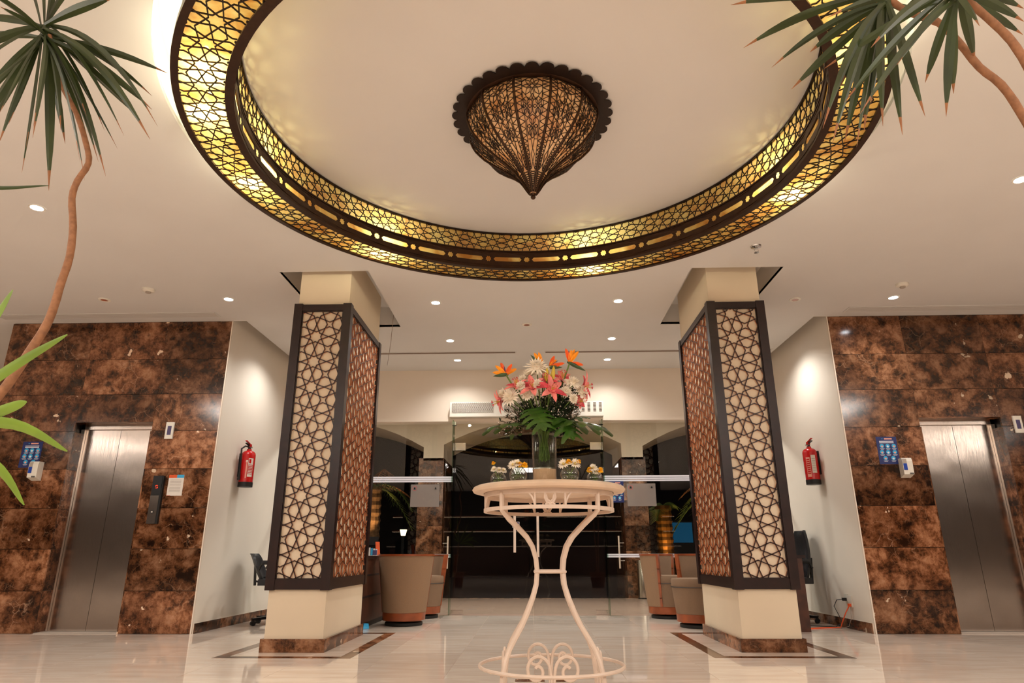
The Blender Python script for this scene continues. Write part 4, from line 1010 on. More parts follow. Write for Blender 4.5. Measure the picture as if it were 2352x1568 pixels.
# monstera leaves
def monstera(base, d, up_, L, Wd, lab, droop=.25):
    t_ = thing('monstera_leaf', lab, 'leaf', base, 'monstera leaves round the vase mouth'); d = Vector(d).normalized(); sd = d.cross(Vector(up_)).normalized(); nn = sd.cross(d).normalized()
    mb = MB(); R_ = lambda t__: base+d*(L*t__)-nn*(droop*L*t__*t__)
    N_ = 5
    for sg in (-1, 1):                                     # each side: lobes separated by deep splits
        for k_ in range(N_):
            t0 = -.10+.95*k_/N_; t1 = -.10+.95*(k_+1.04)/N_; tt = .12+.80*(k_+.5)/N_
            wl_ = Wd*.5*math.sin(PI*(.18+.70*tt))**.8; sw_ = .20+.10*k_/N_; rows = []
            for i in range(7):
                f_ = i/6; wf = (1.06 if f_ < .4 else .86-.1*f_) if f_ < .85 else (.52 if f_ < .99 else .10)
                a0 = R_(max(t0, 0)+sw_*f_*(k_-1.2)/N_*1.2); a1 = R_(t1+sw_*f_*(k_-1.2)/N_*1.2); m_ = a0.lerp(a1, .5)
                off = sd*(sg*wl_*f_)-nn*(wl_*.30*f_*f_)+nn*.004*math.sin(PI*f_)
                rows += [m_+(a0-m_)*wf+off, m_+off+nn*.003, m_+(a1-m_)*wf+off]
            mb.add(rows, [q for i in range(6) for q in ((3*i, 3*i+1, 3*i+4, 3*i+3), (3*i+1, 3*i+2, 3*i+5, 3*i+4))])
    petal(mb, R_(.80), (R_(1.)-R_(.8)), nn, L*.22, Wd*.16, .1, 4, 0, .1, .8)
    mb.build('blade', 'monstera', t_, smooth=True)
    MB().tube([STEM0(), Vector((VX+(base.x-VX)*.3, VY+(base.y-VY)*.3, 1.43)), base, R_(.5), R_(.95)], [.003, .003, .0025, .002, .0008], 6).build('midrib', 'stem_green', t_, smooth=True)
monstera(B(24, 12, -.03), (.9, -.42, .02), (0, 0, 1), .30, .30, 'largest monstera leaf spreading to the right of the vase', .22)
monstera(B(-28, 8, -.03), (-.92, -.25, .06), (0, 0, 1), .26, .22, 'monstera leaf spreading to the left of the vase', .22)
monstera(B(-22, 40, -.07), (.28, -.75, -.62), (0, -1, .9), .20, .19, 'monstera leaf folded down over the front of the vase', .15)
monstera(B(28, 18, -.08), (.42, -.7, -.45), (0, -.4, 1), .19, .19, 'monstera leaf hanging front right of the vase mouth', .3)
monstera(B(20, 22, .05), (.75, .35, .25), (0, 0, 1), .22, .14, 'monstera leaf at the back right of the bouquet', .15)
monstera(B(-20, 14, .05), (-.7, .45, .0), (0, 0, 1), .20, .14, 'monstera leaf at the back left of the bouquet', .25)

# ------------------------------------------------------------------ four little fishbowls with flowers
def bowl(x, y, rad, lab, fl_):
    t_ = thing('fishbowl_vase', lab, 'vase', (x, y, TZ)); pr = []; cz = TZ+rad*.93
    for i in range(15):
        th = PI*.93-(PI*.93-PI*.20)*i/14; pr.append((rad*math.sin(th), cz-rad*math.cos(PI-th)*-1*-1 if False else cz+rad*math.cos(th)))
    MB().lathe([(.001, pr[0][1])]+pr+[(pr[-1][0]-.0015, pr[-1][1]+.001)]+[(a*.955, cz+(b_-cz)*.955) for a, b_ in pr[::-1]], x, y, 28).build('glass_bowl', 'bowl_glass', t_, smooth=True)
    wp = [(a*.93, cz+(b_-cz)*.93) for a, b_ in pr if b_ < cz+rad*.1]
    MB().lathe([(.001, wp[0][1])]+wp+[(.001, wp[-1][1])], x, y, 24).build('water', 'water', t_, smooth=True)
    lv = MB(); random.seed(int(x*1000))
    for k_ in range(14):
        petal(lv, Vector((x+random.uniform(-.012, .012), y+random.uniform(-.012, .012), cz+random.uniform(-.35, .2)*rad)), Vector((random.uniform(-1, 1), random.uniform(-1, 1), random.uniform(-.4, .5))), Vector((0, .1, 1)), rad*.62, .014, .2, 3)
    lv.build('green_leaves', 'stem_green', t_)
    for (dx, dz, sz, kind, l2) in fl_:
        c = Vector((x+dx, y-.012, cz+rad*.80+dz)); d = Vector((dx*12, -.75, .8))
        g = mum(c, d, l2, sz, 2 if kind == 'w' else 3, 'flowers in the little fishbowls', 'white_petal' if kind == 'w' else 'yellow_petal', 'bud_yellow' if kind == 'w' else 'yellow_petal', .0085 if kind == 'w' else .007, st=False)
        MB().tube([c, Vector((x+dx*.2, y, cz+rad*.3)), Vector((x, y, cz-rad*.3))], .0016, 5).build('stem', 'stem_green', g)
bowl(-.183, 3.62, .044, 'leftmost little glass fishbowl of flowers on the table', [(-.022, .018, .022, 'w', 'white flower at the left of the leftmost fishbowl'), (.004, .014, .022, 'w', 'white flower in the middle of the leftmost fishbowl'), (.026, .012, .022, 'w', 'white flower at the right of the leftmost fishbowl'), (-.026, .052, .013, 'y', 'single yellow pompon standing above the leftmost fishbowl')])
bowl(-.072, 3.43, .046, 'little glass fishbowl just left of the tall vase', [(-.025, .012, .034, 'w', 'white daisy on the left of the bowl left of the vase'), (.008, .014, .022, 'y', 'yellow pompon in the middle of the bowl left of the vase'), (.032, .012, .022, 'y', 'yellow pompon on the right of the bowl left of the vase'), (-.005, .022, .028, 'w', 'second white daisy behind the yellow pompons, bowl left of the vase')])
bowl(.192, 3.43, .048, 'little glass fishbowl just right of the tall vase', [(-.030, .012, .036, 'w', 'white daisy on the left of the bowl right of the vase'), (.026, .014, .036, 'w', 'white daisy on the right of the bowl right of the vase'), (-.004, .024, .020, 'y', 'yellow pompon between two daisies, bowl right of the vase'), (.046, .026, .014, 'y', 'small yellow pompon at the right rim of the bowl right of the vase')])
bowl(.335, 3.60, .044, 'rightmost little glass fishbowl of flowers on the table', [(-.026, .010, .022, 'y', 'yellow pompon on the left of the rightmost fishbowl'), (-.008, .020, .030, 'w', 'white daisy at the back of the rightmost fishbowl'), (.028, .008, .022, 'y', 'yellow pompon on the right of the rightmost fishbowl'), (.006, .002, .028, 'w', 'white daisy at the front of the rightmost fishbowl')])

# ------------------------------------------------------------------ tub chairs
def tub_chair(lab, x, y, rz):
    """front faces +X before turning"""
    t_ = local('tub_chair', lab, 'armchair', (x, y, 0), rz, 'fabric tub chairs by the desks')
    H0, H1, R0, R1 = .055, .765, .245, .328; rad = lambda z: R0+(R1-R0)*(z-H0)/(H1-H0)
    a0, a1 = math.radians(90), math.radians(270); th = .055; SZ = .43
    MB().lathe([(rad(z)-th, z) for z in (H1, .6, SZ-.03)]+[], n=40, a0=a0, a1=a1).build('inner_shell', 'fabric_seat', t_, smooth=True)
    MB().lathe([(rad(H0+.09), H0+.09), (rad(H1), H1)], n=80, a0=a0, a1=a1).build('outer_shell', 'fabric', t_, smooth=True)
    MB().lathe([(rad(H0+.09)-.006, H0+.09), (rad(SZ)-.006, SZ-.004), (.001, SZ-.004)], n=96).build('seat_drum', 'fabric_seat', t_, smooth=True)
    MB().lathe([(.001, SZ), (rad(SZ)-.006, SZ), (rad(SZ)-.003, SZ+.02), (rad(SZ)-.003, SZ+.07), (rad(SZ)-.012, SZ+.088), (.001, SZ+.094)], n=48).build('cushion', 'fabric_seat', t_, smooth=True)
    MB().lathe([(rad(SZ)+.0015, SZ-.008), (rad(SZ)+.004, SZ-.004), (rad(SZ)+.0015, SZ)], n=24, a0=math.radians(-89), a1=math.radians(89)).build('piping', 'black_rubber', t_)
    MB().lathe([(rad(H1)-th-.004, H1), (rad(H1)+.006, H1), (rad(H1)+.008, H1+.022), (rad(H1)-th-.004, H1+.022), (rad(H1)-th-.004, H1)], n=40, a0=a0-.03, a1=a1+.03).build('top_rail', 'honey_wood', t_, smooth=True)
    for an in (a0-.015, a1+.015):
        c_, s_ = math.cos(an), math.sin(an); pts = []
        for z in (H1+.012, .6, SZ, .25, H0+.10): pts.append(((rad(z)-th/2)*c_, (rad(z)-th/2)*s_, z))
        mb = MB()
        for i in range(4): mb.bar(pts[i], pts[i+1], .030, th/2+.004, (c_, s_, 0)); mb.bar(pts[i], pts[i+1], .030, th/2, (-c_, -s_, 0))
        mb.build('arm_trim', 'honey_wood', t_)
    MB().lathe([(.001, H0), (R0-.006, H0), (R0+.003, H0+.006), (R0+.006, H0+.088), (R0-.01, H0+.092)], n=48).build('base_band', 'honey_wood', t_, smooth=True)
    MB().lathe([(.001, .0), (.215, .0), (.22, .006), (.22, .034), (.05, .036), (.05, H0), (.001, H0)], n=40).build('plinth', 'black_rubber', t_, smooth=True)
    return t_
ch = tub_chair('beige fabric tub chair seen from behind, beside the left pillar', -1.525, 8.33, math.radians(100))
dup(ch, (-1.475, 9.30, 0), math.radians(-88), 'beige tub chair half hidden behind the one by the left pillar')
dup(ch, (1.745, 9.28, 0), math.radians(-29), 'beige tub chair with wooden arms nearest the glass, right side')
dup(ch, (1.87, 8.12, 0), math.radians(-152), 'beige tub chair partly hidden by the right pillar')

# ------------------------------------------------------------------ desks and what stands on them
def desk(x0, x1, y0, y1, lab):
    t_ = thing('reception_desk', lab, 'desk', ((x0+x1)/2, (y0+y1)/2, 0))
    MB().box(x0, y0, .735, x1, y1, .77).build('worktop', 'dark_wood', t_)
    s = 1 if x0 < 0 else -1; xf = x1 if s > 0 else x0
    MB().box(min(xf-s*.04, xf-s*.02), y0+.03, .06, max(xf-s*.04, xf-s*.02), y1-.03, .735).build('front_panel', 'desk_wood', t_)
    for z in (.32, .55): MB().box(min(xf-s*.02, xf-s*.014), y0+.03, z, max(xf-s*.02, xf-s*.014), y1-.03, z+.02).build('groove_strip', 'black_rubber', t_)
    for yy in (y0, y1-.03): MB().box(min(xf-s*.65, xf-s*.015), yy, 0, max(xf-s*.65, xf-s*.015), yy+.03, .735).build('side_panel', 'desk_wood', t_)
    MB().box(min(xf-s*.10, xf-s*.04), y0+.05, 0, max(xf-s*.10, xf-s*.04), y1-.05, .06).build('kick_board', 'black_rubber', t_)
    return t_
desk(-2.75, -1.865, 7.62, 9.05, 'dark wood desk behind the left pillar')
desk(2.26, 2.95, 7.62, 9.05, 'dark wood desk hidden behind the right pillar')
t_ = thing('leaflet_holder', 'white and blue leaflet holder on the left desk', 'leaflet holder', (-1.93, 8.36, .77))
MB().box(-2.0, 8.32, .770, -1.88, 8.42, .775).box(-2.0, 8.32, .775, -1.995, 8.42, .85).build('tray', 'white_plastic', t_)
for k_ in range(4): MB().box(-1.99+.027*k_, 8.325+.004*k_, .776, -1.968+.027*k_, 8.33+.004*k_, .865-.006*k_).build('leaflet', ['paper', 'icon_cyan', 'paper', 'print_white'][k_], t_)
MB().box(-1.935, 8.316, .78, -1.885, 8.32, .835).build('front_card', 'violet', t_)
o = MB().add([(-1.925, 8.45, .77), (-1.875, 8.45, .77), (-1.895, 8.47, .935), (-1.945, 8.47, .935), (-1.925, 8.456, .77), (-1.875, 8.456, .77), (-1.895, 8.476, .935), (-1.945, 8.476, .935)], [(0, 1, 2, 3), (7, 6, 5, 4), (0, 4, 5, 1), (1, 5, 6, 2), (2, 6, 7, 3), (3, 7, 4, 0)]).build('desk_sign', 'orange_print'); o['label'] = 'orange upright sign card on the left desk'; o['category'] = 'sign'
t_ = thing('desk_phone', 'black desk device at the back of the left desk', 'phone', (-2.06, 8.62, .77))
MB().box(-2.16, 8.55, .77, -1.93, 8.72, .80).box(-2.15, 8.66, .80, -1.96, 8.70, 1.0).build('body', 'black_plastic', t_); MB().box(-2.13, 8.545, .90, -1.99, 8.66, .905).build('screen_edge', 'black_rubber', t_)
MB().box(-2.12, 8.655, .93, -2.10, 8.66, .94).build('red_lamp', 'led_red', t_)
t_ = thing('blue_bag', 'crumpled blue plastic on the floor by the left desk', 'bag', (-1.93, 8.0, 0)); random.seed(5)
vs = [(-2.02, 7.82, .01), (-1.93, 7.80, .002), (-1.83, 7.90, .002), (-1.86, 8.00, .045), (-1.93, 7.89, .06), (-2.02, 8.0, .01), (-1.88, 7.90, .035)]
MB().add(vs, [(0, 1, 4), (1, 6, 4), (1, 2, 6), (2, 3, 6), (6, 3, 4), (4, 3, 5), (0, 4, 5), (0, 5, 1), (1, 5, 2), (2, 5, 3)]).build('film', 'icon_cyan', t_)
# gold trinkets on the right desk side
for k_, (x, lab) in enumerate(((2.02, 'left small gold ornament on the shelf behind the right tub chairs'), (2.10, 'right small gold ornament on the shelf behind the right tub chairs'))): pass

# ------------------------------------------------------------------ office chairs
def office_chair(lab, x, y, rz, bh=.56, lean=.06):
    t_ = local('office_chair', lab, 'office chair', (x, y, 0), rz)
    for k_ in range(5):
        an = 2*PI*k_/5; MB().bar((0, 0, .075), (.29*math.cos(an), .29*math.sin(an), .055), .045, .03, (0, 0, 1)).build('base_arm', 'black_plastic', t_)
        MB().lathe([(.001, -.02), (.027, -.02), (.027, .02), (.001, .02)], 0, 0, 12).mesh('c', 'black_rubber') if False else None
        MB().tube([(.29*math.cos(an)-.02*math.sin(an), .29*math.sin(an)+.02*math.cos(an), .028), (.29*math.cos(an)+.02*math.sin(an), .29*math.sin(an)-.02*math.cos(an), .028)], .028, 10).build('castor', 'black_rubber', t_)
    MB().tube([(0, 0, .08), (0, 0, .26)], .03, 12).tube([(0, 0, .26), (0, 0, .42)], .018, 12).build('gas_lift', 'chrome', t_, smooth=True)
    MB().prism([(-.22, -.23), (.20, -.25), (.25, -.18), (.25, .18), (.20, .25), (-.22, .23)], .44, .51).build('seat', 'black_leather', t_)
    vs = []; n_, m_ = 10, 8
    for s_ in (0, .05):
        for i in range(n_+1):
            z = .50+bh*i/n_; bow = -.24-.03*math.sin(PI*i/n_*1.2)-lean*(i/n_)**2
            w_ = .20+.03*math.sin(PI*i/n_)-.05*(max(0, i-8)/2)**2
            for j in range(m_+1):
                yy = -w_+2*w_*j/m_; vs.append((bow+.05*(yy/w_)**2+s_*(1 if 0 < j < m_ and 0 < i < n_ else .5), yy, z))
    fs = []; q0 = (n_+1)*(m_+1)
    for i in range(n_):
        for j in range(m_):
            a = i*(m_+1)+j; fs += [(a, a+1, a+m_+2, a+m_+1), (q0+a, q0+a+m_+1, q0+a+m_+2, q0+a+1)]
    rim_ = [j for j in range(m_+1)]+[(i)*(m_+1)+m_ for i in range(1, n_+1)]+[n_*(m_+1)+j for j in range(m_-1, -1, -1)]+[i*(m_+1) for i in range(n_-1, 0, -1)]
    for i in range(len(rim_)): a, b_ = rim_[i], rim_[(i+1) % len(rim_)]; fs.append((a, q0+a, q0+b_, b_))
    MB().add(vs, fs).build('backrest', 'black_leather', t_, smooth=True)
    MB().bar((-.06, 0, .43), (-.27, 0, .47), .06, .02, (0, 0, 1)).bar((-.28, 0, .45), (-.30, 0, .72), .06, .02, (-1, 0, 0)).build('back_bracket', 'black_plastic', t_)
    for s_ in (-1, 1):
        MB().tube([(.0, s_*.25, .47), (.02, s_*.30, .50), (.03, s_*.30, .66), (-.02, s_*.30, .69), (-.18, s_*.29, .69), (-.22, s_*.26, .62)], .018, 8).build('armrest', 'black_plastic', t_, smooth=True)
        MB().box(-.18, s_*.30-.035, .695, .10, s_*.30+.035, .72).build('arm_pad', 'black_leather', t_)
    return t_
office_chair('black office chair behind the left pillar, against the white wall', -3.06, 8.40, math.radians(12), .30, .16)
office_chair('black leather office chair behind the right pillar, against the white wall', 3.12, 8.72, math.radians(178))

# ------------------------------------------------------------------ fire extinguishers
def extinguisher(side, x, y, z0, s, tag_):
    """s = +1 : wall on the left (bottle stands off to +X)"""
    t_ = thing('fire_extinguisher', 'red fire extinguisher hung on the %s white wall%s' % (side, tag_), 'fire extinguisher', (x, y, z0))
    cx = x+s*.10; R_ = .082
    MB().lathe([(.001, z0), (R_+.003, z0), (R_+.003, z0+.055), (R_-.004, z0+.057)], cx, y, 32).build('foot_ring', 'black_rubber', t_, smooth=True)
    MB().lathe([(.001, z0+.05), (R_, z0+.05), (R_, z0+.38), (R_*.93, z0+.405), (R_*.7, z0+.425), (.03, z0+.435), (.026, z0+.455), (.001, z0+.455)], cx, y, 32).build('cylinder', 'red_paint', t_, smooth=True)
    MB().tube([(cx, y, z0+.45), (cx, y, z0+.485)], .018, 12).build('valve', 'black_plastic', t_)
    MB().bar((cx-s*.0, y, z0+.488), (cx-s*.0, y-.10, z0+.505), .024, .010, (0, 0, 1)).build('lower_handle', 'black_plastic', t_)
    MB().bar((cx, y+.02, z0+.505), (cx, y-.11, z0+.535), .022, .009, (0, 0, 1)).box(cx-.016, y-.02, z0+.48, cx+.016, y+.025, z0+.515).build('lever', 'red_paint', t_)
    MB().lathe([(.001, z0+.47), (.012, z0+.47)], cx+.03, y-.02, 10).tube([(cx+s*.018, y-.01, z0+.472), (cx+s*.04, y-.02, z0+.472)], .010, 8).build('gauge', 'chrome', t_)
    hx = cx-s*.02; 
    hp = [(cx, y-.01, z0+.478), (cx-s*.03, y-.05, z0+.485), (cx-s*.06, y-.08, z0+.45), (cx-s*.055, y-.088, z0+.38), (cx-s*.05, y-.09, z0+.26), (cx-s*.048, y-.092, z0+.17)]
    if s > 0: MB().tube(hp, .010, 8).build('hose', 'black_rubber', t_, smooth=True); MB().tube([hp[-1], (cx-s*.046, y-.094, z0+.075)], [.012, .019], 10).build('nozzle', 'black_plastic', t_, smooth=True)
    # label wrapped on the bottle: facing the hall
    def wrap(a0, a1, za, zb, m_, nm, dr=.0008):
        MB().lathe([(R_+dr, z0+za), (R_+dr, z0+zb)], cx, y, 10, a0=math.radians(a0), a1=math.radians(a1)).build(nm, m_, t_, smooth=True)
    if s > 0:
        wrap(-62, -20, .115, .335, 'paper', 'label_border'); wrap(-60, -22, .145, .26, 'red_paint', 'label_field', .0012)
        for k_ in range(6): wrap(-57, -26, .152+.018*k_, .160+.018*k_, 'paper', 'label_line', .0016)
        wrap(-57, -40, .275, .325, 'red_paint', 'label_field', .0012); wrap(-78, -68, .10, .30, 'icon_pink', 'label_text'); wrap(-82, -66, .285, .31, 'paper', 'round_badge')
    else:
        wrap(-108, -72, .13, .345, 'paper', 'inspection_card', .002); 
        for k_ in range(6): wrap(-104, -76, .16+.028*k_, .163+.028*k_, 'print_grey', 'card_line', .0025)
        wrap(-150, -118, .085, .32, 'icon_pink', 'label_border'); wrap(-147, -121, .12, .30, 'red_paint', 'label_field', .0012)
        for k_ in range(7): wrap(-145, -123, .13+.024*k_, .139+.024*k_, 'icon_pink', 'label_line', .0016)
    MB().box(min(x, x+s*.02), y-.03, z0+.12, max(x, x+s*.02), y+.03, z0+.40).build('wall_bracket', 'black_plastic', t_)
extinguisher('left', XL+.001, 8.0, 1.56, 1, ', hose at its side'); extinguisher('right', XR-.001, 8.2, 1.575, -1, ', with a white inspection card')

# ------------------------------------------------------------------ things on the lift walls
def blue_poster(x0, x1, z0, z1, y, lab, yn=-1):
    t_ = thing('blue_poster', lab, 'poster', ((x0+x1)/2, y, z0)); w = x1-x0; h_ = z1-z0; Y0 = y-.0035
    MB().box(x0, y-.0035, z0, x1, y-.0005, z1).build('sheet', 'blue_poster', t_)
    def bx(a, b_, c, d, m_, nm, k_=0): MB().box(x0+a*w, Y0-.0006-k_*.0006, z0+b_*h_, x0+c*w, Y0-k_*.0006, z0+d*h_).build(nm, m_, t_)
    bx(.40, .90, .78, .95, 'icon_pink', 'heading'); bx(.27, .915, .33, .935, 'icon_cyan', 'emblem')
    bx(.14, .82, .84, .845, 'print_white', 'title_line'); bx(.14, .765, .84, .795, 'print_white', 'title_line')
    for (r_, xs) in ((.665, (.24, .52, .82)), (.44, (.2, .5, .82)), (.22, (.32, .70))):
        for i, a in enumerate(xs):
            cx, cz = x0+a*w, z0+r_*h_; R_ = w*.105
            pr = [(cx+R_*math.cos(2*PI*k_/20), cz+R_*math.sin(2*PI*k_/20)) for k_ in range(20)]
            MB().prism(pr, Y0-.0007, Y0, 'y').build('icon', 'icon_cyan', t_)
            pr = [(cx+R_*.5*math.cos(2*PI*k_/12), cz-R_*.25+R_*.45*math.sin(2*PI*k_/12)) for k_ in range(12)]
            MB().prism(pr, Y0-.0013, Y0-.0007, 'y').build('icon_figure', 'icon_pink' if (i+int(r_*10)) % 2 == 0 else 'print_white', t_)
            bx(a-.11, r_-.105, a+.11, r_-.093, 'print_white', 'caption'); bx(a-.08, r_-.13, a+.08, r_-.12, 'print_white', 'caption')
blue_poster(-5.795, -5.565, 1.722, 2.015, WL, 'blue hygiene notice on the marble left of the left lift')
blue_poster(3.822, 4.045, 1.716, 2.018, WR, 'blue hygiene notice on the marble left of the right lift')
blue_poster(1.108, 1.309, 1.487, 1.785, YB+.043, 'blue hygiene notice on the glass, right of the entrance doors')
def dispenser(x, z, y, lab):
    t_ = thing('soap_dispenser', lab, 'dispenser', (x, y, z)); w = .105
    MB().prism([(y-.085, z+.03), (y-.0005, z), (y-.0005, z+.205), (y-.075, z+.205), (y-.088, z+.17)], x-w/2, x+w/2, 'x').build('body', 'white_plastic', t_)
    MB().box(x-.048, y-.090, z+.075, x-.010, y-.082, z+.145).build('gel_window', 'blue_gel', t_); MB().box(x-.048, y-.090, z+.148, x-.010, y-.082, z+.195).build('upper_window', 'grille_grey', t_)
    MB().box(x+.004, y-.094, z+.028, x+.044, y-.084, z+.045).build('push_lever', 'chrome', t_)
dispenser(-5.555, 1.575, WL, 'white and blue soap dispenser beside the left blue notice'); dispenser(4.075, 1.568, WR, 'white and blue soap dispenser beside the right blue notice')
def indicator(x, z, y, lab):
    t_ = thing('floor_indicator', lab, 'indicator', (x, y, z)); MB().box(x-.045, y-.018, z, x+.045, y-.0005, z+.19).build('case', 'white_plastic', t_)
    MB().box(x-.022, y-.0195, z+.045, x+.022, y-.018, z+.145).build('display', 'violet', t_)
indicator(-4.12, 2.035, WL, 'small white indicator box up right of the left lift'); indicator(5.402, 2.05, WR, 'small white indicator box up right of the right lift')
t_ = thing('lift_call_panel', 'tall call panel with black display and steel button plate by the left lift', 'call panel', (-4.14, WL, 1.11))
MB().box(-4.20, WL-.035, 1.105, -4.085, WL-.0005, 1.62).build('back_box', 'black_plastic', t_); MB().box(-4.20, WL-.041, 1.41, -4.095, WL-.035, 1.62).build('display', 'black_plastic', t_)
MB().box(-4.20, WL-.043, 1.107, -4.105, WL-.035, 1.405).build('button_plate', 'steel', t_)
MB().box(-4.168, WL-.047, 1.215, -4.138, WL-.043, 1.243).build('button', 'black_plastic', t_); MB().box(-4.162, WL-.048, 1.224, -4.145, WL-.047, 1.236).build('button_mark', 'paper', t_)
for (a, b_, c, d) in ((-4.157, 1.512, -4.137, 1.516), (-4.157, 1.484, -4.137, 1.488), (-4.161, 1.503, -4.157, 1.512), (-4.137, 1.488, -4.133, 1.498)): MB().box(a, WL-.0425, b_, c, WL-.041, d).build('led_segment', 'led_red', t_)
t_ = thing('paper_notice', 'white paper notice with red and blue heading beside the left call panel', 'notice', (-3.96, WL, 1.41))
MB().box(-4.045, WL-.003, 1.405, -3.875, WL-.0005, 1.632).build('sheet', 'paper', t_)
MB().box(-4.045, WL-.0036, 1.60, -3.955, WL-.003, 1.632).build('heading_red', 'orange_print', t_); MB().box(-3.955, WL-.0036, 1.60, -3.875, WL-.003, 1.632).build('heading_blue', 'icon_cyan', t_)
for k_ in range(9): MB().box(-4.025, WL-.0035, 1.575-.016*k_, -3.90, WL-.003, 1.578-.016*k_).build('text_line', 'print_grey', t_)
MB().box(-4.045, WL-.0036, 1.405, -4.0, WL-.003, 1.409).build('foot_line', 'orange_print', t_)
# grey frosted notices on the glass
for x0, x1, lab in ((-1.76, -1.345, 'grey translucent notice on the glass left of the doors'), (1.355, 1.765, 'grey translucent notice on the glass right of the doors')):
    t_ = thing('glass_notice', lab, 'notice', ((x0+x1)/2, YB+.043, 1.435)); y = YB+.043
    MB().box(x0, y-.0015, 1.435, x1, y, 1.752).build('film_sheet', 'notice_film', t_)
    for cx in (x0+.055, x1-.055):
        MB().lathe([(.030, -.0012), (.034, -.0012), (.034, 0), (.030, 0)], n=24).mesh('q', 'paper') if False else None
        mb = MB(); n_ = 24
        for i in range(n_):
            a, b_ = 2*PI*i/n_, 2*PI*(i+1)/n_; mb.bar((cx+.03*math.cos(a), y-.0015, 1.695+.03*math.sin(a)), (cx+.03*math.cos(b_), y-.0015, 1.695+.03*math.sin(b_)), .004, .001, (0, -1, 0))
        mb.build('ring_mark', 'pink_deep' if cx < (x0+x1)/2 else 'print_grey', t_)
        MB().prism([(cx-.015, 1.682), (cx+.015, 1.682), (cx+.009, 1.71), (cx-.009, 1.71)], y-.0025, y-.0015, 'y').build('symbol', 'black_plastic', t_)
    for k_ in range(8): MB().box(x0+.10, y-.0019, 1.655-.026*k_, x1-.06-.04*(k_ % 3), y-.0015, 1.658-.026*k_).build('text_line', 'print_grey', t_)

# ------------------------------------------------------------------ socket and cables at the right wall
t_ = thing('wall_socket', 'white double socket low on the right wall with two plugs', 'socket', (XR, 7.93, .27)); sx = XR-.0005
MB().box(sx-.012, 7.86, .225, sx, 7.94, .345).build('face_plate', 'white_plastic', t_); MB().box(sx-.012, 7.945, .27, sx, 8.03, .355).build('face_plate', 'white_plastic', t_)
MB().box(sx-.05, 7.97, .285, sx-.012, 8.01, .315).build('black_plug', 'black_plastic', t_); MB().box(sx-.035, 7.88, .23, sx-.012, 7.92, .26).build('orange_plug', 'cable_orange', t_)
o = MB().tube([(sx-.05, 7.99, .30), (sx-.09, 8.05, .29), (sx-.10, 8.12, .22), (sx-.07, 8.10, .13), (sx-.05, 8.08, .05), (sx-.12, 8.10, .006), (sx-.4, 8.3, .005), (3.1, 8.22, .005), (2.8, 8.3, .005)], .004, 6).build('power_cable', 'cable_black', smooth=True); o['label'] = 'black cable looping from the right wall socket to the floor'; o['category'] = 'cable'
o = MB().tube([(sx-.03, 7.90, .235), (sx-.06, 7.94, .16), (sx-.09, 7.99, .06), (sx-.10, 8.02, .008), (sx-.25, 8.02, .006), (3.02, 7.92, .006), (2.75, 8.12, .006), (2.72, 7.95, .006), (3.0, 8.06, .006), (2.6, 8.0, .006)], .006, 6).build('extension_cable', 'cable_orange', smooth=True); o['label'] = 'orange extension cable along the floor behind the right pillar'; o['category'] = 'cable'
o = MB().tube([(sx-.02, 7.885, .23), (sx-.03, 7.88, .12), (sx-.06, 7.9, .03), (sx-.13, 7.95, .004), (sx-.3, 7.86, .003), (3.0, 7.80, .003), (2.8, 7.9, .003)], .0028, 6).build('thin_cable', 'cable_grey', smooth=True); o['label'] = 'thin grey cable hanging from the right wall socket'; o['category'] = 'cable'

# ------------------------------------------------------------------ palms (dracaena) in the foreground
def leaf(parent, base, tip, w, droop, tipn=1, m0='leaf_green'):
    base, tip = Vector(base), Vector(tip); L = (tip-base).length; mb = MB(); n_ = 11
    ctrl = base.lerp(tip, .45)+Vector((0, 0, L*droop)); d0 = (tip-base).normalized(); sd = d0.cross(Vector((.1, .75, .65)))
    if sd.length < .15: sd = Vector((random.uniform(-1, 1), random.uniform(-1, 1), 0))
    tw = random.uniform(-.5, .5); sd = (sd.normalized()*math.cos(tw)+d0.cross(sd).normalized()*math.sin(tw)).normalized(); pts = []
    for i in range(n_+1):
        t_ = i/n_; c = base*(1-t_)**2+ctrl*2*t_*(1-t_)+tip*t_*t_
        w_ = w*(.32+.68*math.sin(PI*min(1, t_**1.25*1.0+.04))) if t_ < .8 else w*max(.03, (1-t_)/.2*.72)
        if t_ < .1: w_ = w*.5
        nn = d0.cross(sd); pts += [c-sd*w_/2, c+nn*w_*.22, c+sd*w_/2]
    fs = []; ms = []
    for i in range(n_):
        for q in ((3*i, 3*i+1, 3*i+4, 3*i+3), (3*i+1, 3*i+2, 3*i+5, 3*i+4)): fs.append(q); ms.append(1 if i >= n_-tipn else 0)
    mb.v = pts; mb.f = fs; mb.m = ms
    o = bpy.data.objects.new('leaf', mb.mesh('leaf', [m0, 'leaf_tip'], True)); COL.objects.link(o); o.parent = parent; o.matrix_parent_inverse = pinv(parent)
    return o
def potted(name, lab, x, y):
    t_ = thing(name, lab, 'potted plant', (x, y, 0))
    MB().lathe([(.001, 0), (.15, 0), (.20, .34), (.215, .34), (.215, .37), (.19, .37), (.185, .32), (.001, .32)], x, y, 32).build('pot', 'terracotta', t_, smooth=True)
    MB().lathe([(.001, .325), (.185, .325)], x, y, 24).build('soil', 'soil', t_)
    return t_
random.seed(31)
pl = potted('dragon_tree', 'tall dragon tree with a bent thin trunk at the left edge', -2.12, 2.3)
